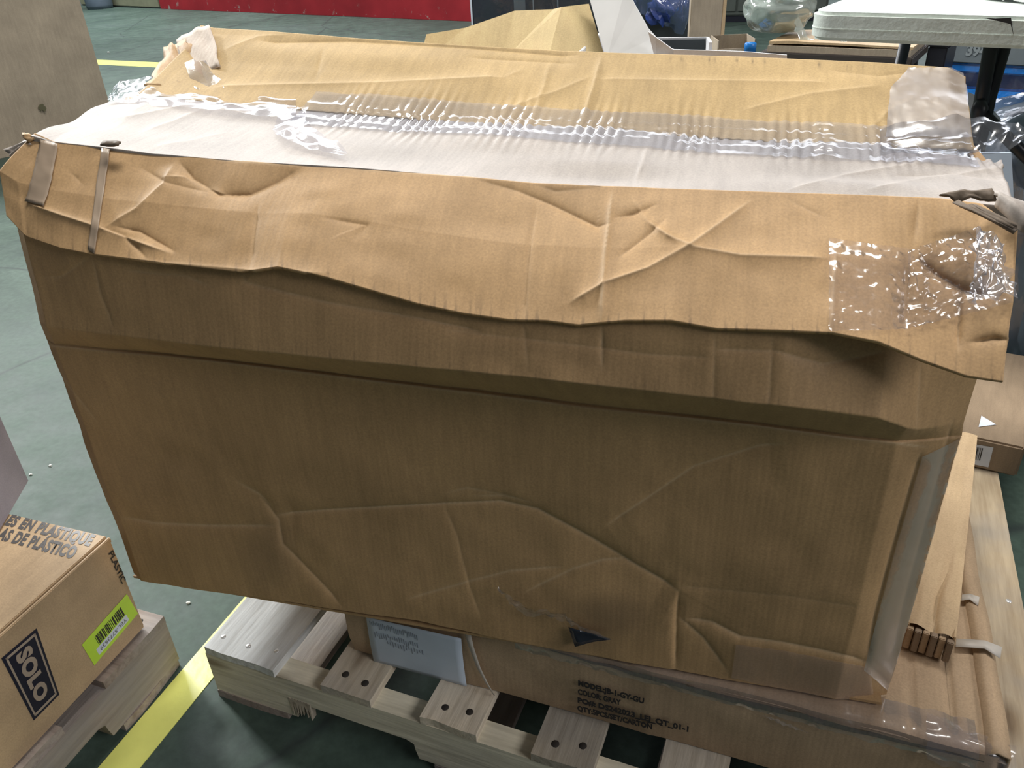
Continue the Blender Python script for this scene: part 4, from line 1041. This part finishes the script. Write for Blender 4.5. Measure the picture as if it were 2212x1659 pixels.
# body walls (hidden behind the big carton for the most part)
xa, xb = wf(1250, 115, .02)[0], wf(1545, 105, .02)[0]; zt_ = wf(1480, 84, .30)[2]
ztf = wf(1480, 112, .0)[2]
box('front_panel', (xa, xb, 0, .005, 0, ztf-.01), M['white_board'], wc, .001)
box('side_panel', (xa, xa+.005, 0.005, .38, 0, ztf), M['white_board'], wc, .001)
xr0 = wf(1538, 84, .0)[0]
poly_plate('rear_panel', [(1412, 82), (1528, 80), (1528, 130), (1412, 132)], .38, .005, M['white_board'], wc)
box('rear_panel', (xa, xb, .38, .385, 0, wf(1480, 120, .38)[2]), M['white_board'], wc, .001)
Q = [wf(1538, 83, .06), wf(1529, 80, .378)]; xr = xb
V = [(Q[0][0], .02, 0), (Q[0][0], .02, Q[0][2]), (Q[1][0], .378, Q[1][2]), (Q[1][0], .378, 0)]
solid(link('side_panel', mesh('side_panel', V, [(0, 1, 2, 3)], M['white_board']), wc), .005, 0)
box('inside_shadow_floor', (xa+.01, xb-.01, .01, .375, .02, .03), M['kraft_dark'], wc, 0) if False else None
box('bottom_panel', (xa+.006, xb-.006, .006, .378, .001, .006), M['kraft_carton'], wc, 0)
poly_plate('inside_shade', [(1416, 87), (1524, 85), (1524, 150), (1416, 150)], .372, .002, M['dark_grey'], wc, label='dark sheet for the shade inside the open carton')  # dark sheet painted in for the shade of the carton's interior
kf = [wf(*q) for q in ((921, 74, .06), (1005, 60, .09), (1112, 23, .13), (1160, 21, .122), (1195, 20, .117), (1213, 15, .112), (1272, 8, .145), (905, 140, .02), (1078, 140, .045), (1180, 140, .010), (1312, 140, .05))]
solid(link('kraft_flap', mesh('kraft_flap', kf, [(0, 7, 8, 2, 1), (2, 8, 9, 5, 4, 3), (5, 9, 10, 6)], M['kraft_yellow']), wc, label='yellow-brown kraft flap standing upright with two fold lines'), .005, -1)
poly_plate('white_flap', [(1266, -30), (1352, -30), (1372, 12), (1400, 62), (1416, 80), (1425, 130), (1310, 130)], .025, .006, plain('flap_greywhite', (.62, .625, .62), .6), wc, dt=[.12, .11, .09, .06, .05, .02, .02], label='pale grey-white flap leaning upright')
poly_plate('white_flap', [(1400, 68), (1416, 80), (1452, 106), (1470, 112), (1470, 140), (1418, 140)], .018, .005, M['white_board'], wc, dt=[.018, .018, .012, .008, .008, .018], label='white folded corner flap')
poly_plate('white_flap', [(1455, 107), (1600, 111), (1700, 119), (1700, 140), (1455, 140)], .005, .004, M['white_board'], wc, label='white flap edge lying behind the carton')

# brown upright board
bb0 = onz(1530, 130, 0)*.6; byw = -.05
ub = thing('upright_board', 'brown cardboard sheet standing upright beside the dark crate', 'cardboard', (bb0[0], bb0[1], 0), byw)
ux = np.array([math.cos(byw), math.sin(byw), 0]); uy = np.array([-ux[1], ux[0], 0])
def ubf(u, v): q = onplane(u, v, bb0*np.array([1, 1, 0]), uy)-bb0*np.array([1, 1, 0]); return q@ux, q[2]
box('sheet', (ubf(1490, 60)[0], ubf(1558, 60)[0], 0, .05, 0, 1.2), M['kraft_grey'], ub, .003)
box('edge', (ubf(1558, 60)[0]+.001, ubf(1566, 60)[0], 0.004, .046, 0, 1.2), M['kraft_light'], ub, .001)
# green-grey cabinet far behind
gc0 = onz(1600, 48, 0)
gcab = thing('steel_cabinet', 'dark green-grey steel cabinet far behind beside the plastic bag', 'cabinet', (gc0[0], gc0[1], 0), -.3)
box('body', (-.9, .8, 0, .6, .06, 1.7), M['green_grey'], gcab, .01)
box('plinth', (-.88, .78, .02, .58, 0, .06), M['black_crate'], gcab, .002)
box('door', (-.88, -.06, -.016, -.001, .1, 1.66), M['green_grey'], gcab, .004)
box('door', (-.04, .78, -.016, -.001, .1, 1.66), M['green_grey'], gcab, .004)

# ------------------------------------------------------------------ folding table
TZ = .90; t0 = onz(1765, 25, TZ); t1 = onz(2212, 36, TZ); tdx = (t1-t0)/np.linalg.norm(t1-t0); tyaw = math.atan2(tdx[1], tdx[0])
tdy = np.array([-tdx[1], tdx[0], 0])
tab = thing('folding_table', 'white plastic folding table with black steel legs', 'table', (t0[0], t0[1], 0), tyaw)
T0 = np.array([t0[0], t0[1], 0])
def tf(u, v, d=0.0): q = onplane(u, v, T0+tdy*d, tdy)-T0; return np.array([q@tdx, d, q[2]])
th_ = TZ-tf(1900, 93)[2]; TL, TDp = 1.25, .62
def round_slab(name, x0, x1, y0, y1, z0, z1, r, mat, bev):
    bm = bmesh.new(); pts = []
    for cx, cy, a in ((x1-r, y0+r, -90), (x1-r, y1-r, 0), (x0+r, y1-r, 90), (x0+r, y0+r, 180)):
        for k in range(9): w = math.radians(a+90*k/8); pts.append((cx+r*math.cos(w), cy+r*math.sin(w)))
    b0 = [bm.verts.new((x, y, z0)) for x, y in pts]; b1 = [bm.verts.new((x, y, z1)) for x, y in pts]; n = len(pts)
    bm.faces.new(b0[::-1]); top = bm.faces.new(b1)
    for i in range(n): bm.faces.new((b0[i], b0[(i+1) % n], b1[(i+1) % n], b1[i]))
    bm.normal_update()
    bmesh.ops.bevel(bm, geom=[e for e in bm.edges if abs(e.verts[0].co.z-e.verts[1].co.z) < 1e-6], offset=bev, segments=4, affect='EDGES')
    me = D.meshes.new(name); bm.to_mesh(me); bm.free(); me.materials.append(mat); me.polygons.foreach_set('use_smooth', [True]*len(me.polygons)); me.set_sharp_from_angle(angle=math.radians(28)); return me
xl = tf(1743, 60)[0]
link('table_top', round_slab('table_top', xl, xl+TL, -.004, TDp, TZ-th_, TZ, .05, M['table'], .007), tab)
link('edge_trim', round_slab('edge_trim', xl-.0012, xl+TL+.0012, -.0052, TDp+.0012, TZ-th_*.60, TZ-th_*.55, .051, M['table_side'], .0006), tab)
# dark cracks in the plastic edge
for pts in ([(2120, 38), (2150, 40), (2184, 38), (2190, 80), (2183, 52), (2150, 44)],):
    Q = [tf(u, v, -.0062) for u, v in pts]; link('edge_crack', mesh('edge_crack', [tuple(q) for q in Q], [tuple(range(len(Q)))], M['ink']), tab)
def leg(pp, r=.014):
    return link('leg', tube_mesh('leg', pp, r, M['black_steel'], 12), tab)
def L(u, v, d): return tuple(tf(u, v, d))
za = TZ-th_
la = tf(2140, 100, .10); lb = tf(2118, 225, .10); lc = tf(2172, 100, .16); 
leg([(la[0], .10, za), tuple(lb), (lb[0]-.02, .10, .02), (lb[0]-.02, .10, 0)])
leg([(lc[0], .14, za), tuple(tf(2136, 215, .14)), tuple(tf(2118, 300, .14)), (lb[0]+.03, .14, 0)])
link('hub', tube_mesh('hub', [tuple(tf(2120, 214, .09)), tuple(tf(2117, 232, .085)), tuple(tf(2114, 258, .085)), tuple(tf(2113, 264, .085))], [.008, .016, .018, .012], M['black_steel'], 14), tab)
link('brace', tube_mesh('brace', [tuple(tf(2120, 244, .085)), tuple(tf(2190, 312, .085)), tuple(tf(2260, 380, .085))], .013, M['black_steel'], 10), tab)
leg([(xl+.10, TDp-.1, za), (xl+.06, TDp-.1, .02), (xl+.06, TDp-.1, 0)]); leg([(xl+TL-.1, .10, za), (xl+TL-.06, .10, 0)]); leg([(xl+TL-.1, TDp-.1, za), (xl+TL-.06, TDp-.1, 0)])
# crumpled white film lying on the table
P = np.zeros((10, 24, 3))
pq = [onz(2090, -6, TZ)-T0, onz(2150, 4, TZ)-T0, onz(2200, 8, TZ)-T0, onz(2260, 22, TZ)-T0]
for j in range(24):
    a = j/23*3; k = min(int(a), 2); f = a-k; q = pq[k]*(1-f)+pq[k+1]*f
    for i in range(10): P[i, j] = (q@tdx+.02*i/9, q@tdy+.20*i/9, TZ+.004+.035*math.sin(math.pi*min(1, i/6))*min(1, j/5))
P[..., 2] += np.abs(smooth_noise((10, 24), 8, 4, .004, 501))
o = solid(link('paper_sheet', grid_mesh('paper_sheet', P-P.mean((0, 1))*np.array([1, 1, 0]), M['white_board'])), .003)
c = P.mean((0, 1)); o.location = tuple(T0+tdx*c[0]+tdy*c[1]); o.rotation_euler = (0, 0, tyaw); tag(o, 'crumpled white sheet lying on the folding table', 'paper')

# stack of flat cardboard sheets and the bag: both on a low dark stand behind
st0 = onz(1655, 130, .60)*np.array([1, 1, 0])
stand = thing('dark_stand', 'dark low shelf behind the big carton under the flat cardboard sheets', 'shelf', tuple(st0), tyaw+.05)
sx_ = np.array([math.cos(tyaw+.05), math.sin(tyaw+.05), 0]); sy_ = np.array([-sx_[1], sx_[0], 0])
def stf(u, v, d=0.0): q = onplane(u, v, st0+sy_*d, sy_)-st0; return np.array([q@sx_, d, q[2]])
zs = stf(1800, 119)[2]
xsl, xsr = stf(1640, 110)[0], stf(1972, 120)[0]
box('shelf_top', (xsl, xsr, 0, .32, zs-.03, zs), plain('dark_brown_shelf', (.05, .04, .035), .6), stand, .003)
for xx_ in (xsl+.02, xsr-.05):
    for yy_ in (.03, .26): box('leg', (xx_, xx_+.03, yy_, yy_+.03, 0, zs-.03), M['black_steel'], stand, .002)
zprev = zs
for k, (lb_, va, ua, ub_) in enumerate((('lower flat cardboard sheet on the dark shelf', 103, 1658, 1970), ('upper flat cardboard sheet on the dark shelf, slightly warped', 95, 1660, 1974))):
    z1_ = stf(1800, va, .01)[2]; a, b_ = stf(ua, va, .01)[0], stf(ub_, va, .01)[0]
    X, Y = np.meshgrid(np.linspace(a, b_, 40), np.linspace(.01+.004*k, .30, 10)); Zt = z1_+.004*k*np.sin(X*9)+smooth_noise(X.shape, 6, 3, .001, 520+k)
    V = np.concatenate([np.stack([X, Y, Zt], -1).reshape(-1, 3), np.stack([X, Y, Zt*0+zprev+.001+(.003*np.sin(X*8)+.003)*k], -1).reshape(-1, 3)]); n = X.size; F_ = grid_faces(40, 10)
    Fs = [tuple(int(q) for q in f) for f in F_]+[tuple(int(q)+n for q in f[::-1]) for f in F_]
    per = [j for j in range(40)]+[i*40+39 for i in range(1, 10)]+[9*40+j for j in range(38, -1, -1)]+[i*40 for i in range(8, 0, -1)]
    for p_, q_ in zip(per, per[1:]+per[:1]): Fs.append((p_, p_+n, q_+n, q_))
    o = link('cardboard_sheet', mesh('cardboard_sheet', V, Fs, M['kraft_light'] if k else M['kraft_grey']), None, tuple(st0), (0, 0, tyaw+.05)); tag(o, lb_, 'cardboard'); zprev = z1_
# plastic bag bundle
bgc = onplane(1682, 30, st0+sy_*.17, sy_)
bg = thing('plastic_bag', 'bulging clear plastic bag of packing film left of the folding table', 'bag', (bgc[0], bgc[1], zprev+.010), 0)
bm = bmesh.new(); bmesh.ops.create_icosphere(bm, subdivisions=5, radius=1)
rs = np.random.RandomState(5); ks = rs.randn(10, 3)*5; ph = rs.rand(10)*6
for v in bm.verts:
    p_ = np.array(v.co); h = sum(math.sin(k_@p_+f_) for k_, f_ in zip(ks, ph))/10; h = -abs(h)*1.2
    v.co = Vector((p_[0]*.130, p_[1]*.13, p_[2]*.105))*(1+.20*h)
    v.co.z = max(v.co.z, -.078)
me = D.meshes.new('bag_film'); bm.to_mesh(me); bm.free(); me.materials.append(M['film_bag']); me.polygons.foreach_set('use_smooth', [True]*len(me.polygons))
link('bag_film', me, bg, (0, 0, .084))
bm = bmesh.new(); bmesh.ops.create_icosphere(bm, subdivisions=4, radius=1)
for v in bm.verts:
    p_ = np.array(v.co); h = sum(math.sin(1.7*k_@p_+f_) for k_, f_ in zip(ks, ph))/10
    v.co = Vector((p_[0]*.108, p_[1]*.11, p_[2]*.084))*(1+.22*h); v.co.z = max(v.co.z, -.075)
me = D.meshes.new('bag_filling'); bm.to_mesh(me); bm.free(); me.materials.append(plain('grey_green_film', (.34, .38, .34), .4, .6, 0, 18, .6)); me.polygons.foreach_set('use_smooth', [True]*len(me.polygons))
link('bag_filling', me, bg, (0, 0, .082))
# loose tail of film hanging under the table corner
P = np.zeros((8, 24, 3)); TA = [(1722, 30), (1745, 82), (1790, 90), (1835, 86)]; TB = [(1712, 64), (1735, 98), (1785, 100), (1832, 90)]
TAp = np.array([onplane(u, v, st0+sy_*.06, sy_) for u, v in TA]); TBp = np.array([onplane(u, v, st0+sy_*.05, sy_) for u, v in TB])
for j in range(24):
    a = j/23*3; k = min(int(a), 2); f = a-k
    for i in range(8): P[i, j] = (TAp[k]*(1-f)+TAp[k+1]*f)*(1-i/7)+(TBp[k]*(1-f)+TBp[k+1]*f)*(i/7)
P += np.stack([smooth_noise((8, 24), 9, 4, .003, 530+k) for k in range(3)], -1)
link('film_tail', grid_mesh('film_tail', P-np.array(bg.location), M['film_bag']), bg)
# blue bottle cap and little open box
cp = onplane(1620, 110, st0+sy_*.02, sy_); zc = onplane(1620, 92, st0+sy_*.02, sy_)[2]
jug = thing('water_jug', 'blue-capped jug standing beside the dark shelf', 'jug', (cp[0], cp[1], 0), 0)
link('body', tube_mesh('jug_body', [(0, 0, 0), (0, 0, .02), (0, 0, zc-.10), (0, 0, zc-.05), (0, 0, zc-.03)], [.055, .06, .06, .035, .018], plain('jug_plastic', (.35, .42, .5), .25), 20), jug)
link('cap', tube_mesh('jug_cap', [(0, 0, zc-.032), (0, 0, zc-.003), (0, 0, zc)], [.021, .021, .018], M['blue_cap'], 24), jug)
ob = onplane(1582, 100, st0+sy_*.15, sy_); obz = onplane(1582, 80, st0+sy_*.15, sy_)[2]
obx = thing('open_box', 'small open brown box behind the jug with the blue cap', 'box', (ob[0], ob[1], 0), tyaw+.6)
for nm, e in (('side_panel', (-.07, -.066, -.07, .07, 0, obz)), ('side_panel', (.066, .07, -.07, .07, 0, obz)), ('side_panel', (-.066, .066, .066, .07, 0, obz)), ('side_panel', (-.066, .066, -.07, -.066, 0, obz-.03)), ('bottom_panel', (-.066, .066, -.066, .066, 0.001, .005))): box(nm, e, M['kraft_grey'], obx, .001)

# under the table: black crate, grey printed carton, blue pack
uc0 = onz(1985, 150, .55)*np.array([1, 1, 0])*1.02
def utf(u, v, d=0.0): q = onplane(u, v, uc0+tdy*d, tdy)-uc0; return np.array([q@tdx, d, q[2]])
bc = thing('black_crate', 'black plastic crate under the left part of the folding table', 'crate', tuple(uc0), tyaw)
a, b_ = utf(1984, 110)[0], utf(2046, 110)[0]; ztop = utf(2010, 88)[2]
box('body', (a+.03, b_, 0, .18, 0, ztop-.02), M['black_crate'], bc, .004); box('rim', (a+.026, b_+.004, -.004, .184, ztop-.019, ztop), M['black_crate'], bc, .003)
gl0 = uc0+tdy*.30
gb = thing('grey_printed_carton', 'grey carton printed with numbers on the blue pack under the table', 'box', tuple(gl0), tyaw)
def gf(u, v, d=0.0): q = onplane(u, v, gl0+tdy*d, tdy)-gl0; return np.array([q@tdx, d, q[2]])
a, b_ = gf(2056, 110)[0], gf(2300, 110)[0]; z1_, z0_ = gf(2150, 92)[2], gf(2150, 139)[2]
bp = thing('blue_pack', 'shrink-wrapped bright blue pack under the folding table', 'pack', tuple(gl0), tyaw)
za_, zb_ = gf(2150, 162)[2], gf(2150, 190)[2]
box('upper_pack', (a+.004, b_, 0, .3, za_, z0_-.002), M['blue'], bp, .008)
box('band', (a+.004, b_-.001, -.002, .3, zb_, za_-.0005), M['blue_dark'], bp, .003)
box('lower_pack', (a+.004, b_, 0, .3, .002, zb_-.0005), M['blue'], bp, .010)
P = np.zeros((24, 24, 3))
for i in range(24):
    for j in range(24): P[i, j] = (a+(b_-a)*j/23, -.008, z0_-.004-(z0_-.06)*i/23)
P[..., 1] += smooth_noise((24, 24), 8, 8, .003, 541); link('shrink_film', grid_mesh('shrink_film', P, M['film_dark']), bp)
box('body', (a-.02, b_, -.01, .3, z0_, z1_+.05), M['grey_box'], gb, .004)
me = text_mesh('print', '394', .05, M['grey_print'], .9, 0, .002)
w_ = gf(2130, 110)[0]-gf(2085, 110)[0]; mw = max(v.co.x for v in me.vertices)
for v in me.vertices: v.co *= w_/mw
pz = gf(2086, 118); link('print', me, gb, (pz[0], -.0115, pz[2]), (math.radians(90), 0, 0))
# white paper hanging behind hub
pw = [onplane(u, v, T0+tdy*.19, tdy) for u, v in ((2092, 200), (2120, 212), (2160, 255), (2168, 290), (2120, 330), (2085, 300))]
cpt = sum(pw)/6
pgrid = mesh('paper_scrap', [tuple(q-cpt) for q in pw]+[tuple(q-cpt+tdy*.004) for q in pw], [tuple(range(6)), tuple(range(11, 5, -1))]+[(i, i+6, (i+1) % 6+6, (i+1) % 6) for i in range(6)], M['label_paper'])
o = tag(link('paper_scrap', pgrid, None, tuple(cpt)), 'pale blue-white paper scrap hanging behind the table leg hub', 'paper')

# right edge: wrapped load with dark bags
wr0 = onz(2150, 480, .45)*np.array([1, 1, 0])
def wrf(u, v, z): return onz(u, v, z)
def lump(name, c, r, mat, seed, parent, sub=4, amp=.25, flat=True):
    bm = bmesh.new(); bmesh.ops.create_icosphere(bm, subdivisions=sub, radius=1); rs = np.random.RandomState(seed); ks = rs.randn(8, 3)*4; ph = rs.rand(8)*6
    for v in bm.verts:
        p_ = np.array(v.co); p_ = np.sign(p_)*np.abs(p_)**.7; h = sum(math.sin(k_@p_+f_) for k_, f_ in zip(ks, ph))/8
        v.co = Vector((p_[0]*r[0], p_[1]*r[1], p_[2]*r[2]))*(1-amp*abs(h))
    me = D.meshes.new(name); bm.to_mesh(me); bm.free(); me.materials.append(mat); me.polygons.foreach_set('use_smooth', [True]*len(me.polygons))
    return link(name, me, parent, c)
PR = np.array([1.36, 1.86, 0])
ld = thing('wrapped_load', 'stretch-wrapped load of dark bags at the right edge behind the carton', 'load', tuple(PR), -.4)
lump('bag', (-.05, .02, .20), (.24, .22, .22), M['navy_bag'], 3, ld); lump('bag', (-.02, .0, .52), (.22, .20, .16), M['navy_bag'], 4, ld)
lump('stretch_wrap', (-.05, 0, .33), (.29, .27, .36), M['film_wrap'], 6, ld, 5, .18)
wp = [onz(u, v, z) for u, v, z in ((2118, 345, .62), (2175, 352, .62), (2198, 470, .55), (2150, 470, .55))]
# white board sheets leaning behind the right side of the carton
ws0 = onz(2120, 480, .5); 
ws = [onplane(u, v, np.array([.95, 1.35, 0]), np.array([-.25, 1, 0])) for u, v in ((2100, 330), (2185, 330), (2192, 470), (2170, 560), (2100, 560))]
c_ = sum(ws)/5; 
o = tag(link('paper_sheet', mesh('paper_sheet', [tuple(q-c_) for q in ws]+[tuple(q-c_+np.array([0, .004, 0])) for q in ws], [tuple(range(5)), tuple(range(9, 4, -1))]+[(i, i+5, (i+1) % 5+5, (i+1) % 5) for i in range(5)], M['label_paper']), None, tuple(c_)), 'bluish-white sheet leaning against the wrapped load behind the carton', 'paper')

# scraps on the floor
for k, (u, v, lb_) in enumerate(((67, 1026, 'tiny white crumb on the floor just right of the violet-grey carton'), (109, 1007, 'tiny white crumb on the floor between the violet-grey carton and the big carton'), (407, 1303, 'tiny white crumb on the floor beside the near yellow tape'), (234, 114, 'tiny white scrap on the distant floor beyond the thin yellow line'))):
    q = onz(u, v, 0); r_ = .0035 if v > 500 else .010
    bm = bmesh.new(); bmesh.ops.create_icosphere(bm, subdivisions=2, radius=r_)
    for v_b in bm.verts: v_b.co = Vector((v_b.co.x*1.2, v_b.co.y, max(v_b.co.z, -r_*.5)*.8))*(1+.2*random.uniform(-1, 1))
    me = D.meshes.new('paper_crumb'); bm.to_mesh(me); bm.free(); me.materials.append(M['scrap'])
    tag(link('paper_crumb', me, None, (q[0], q[1], r_*.4)), lb_, 'scrap')
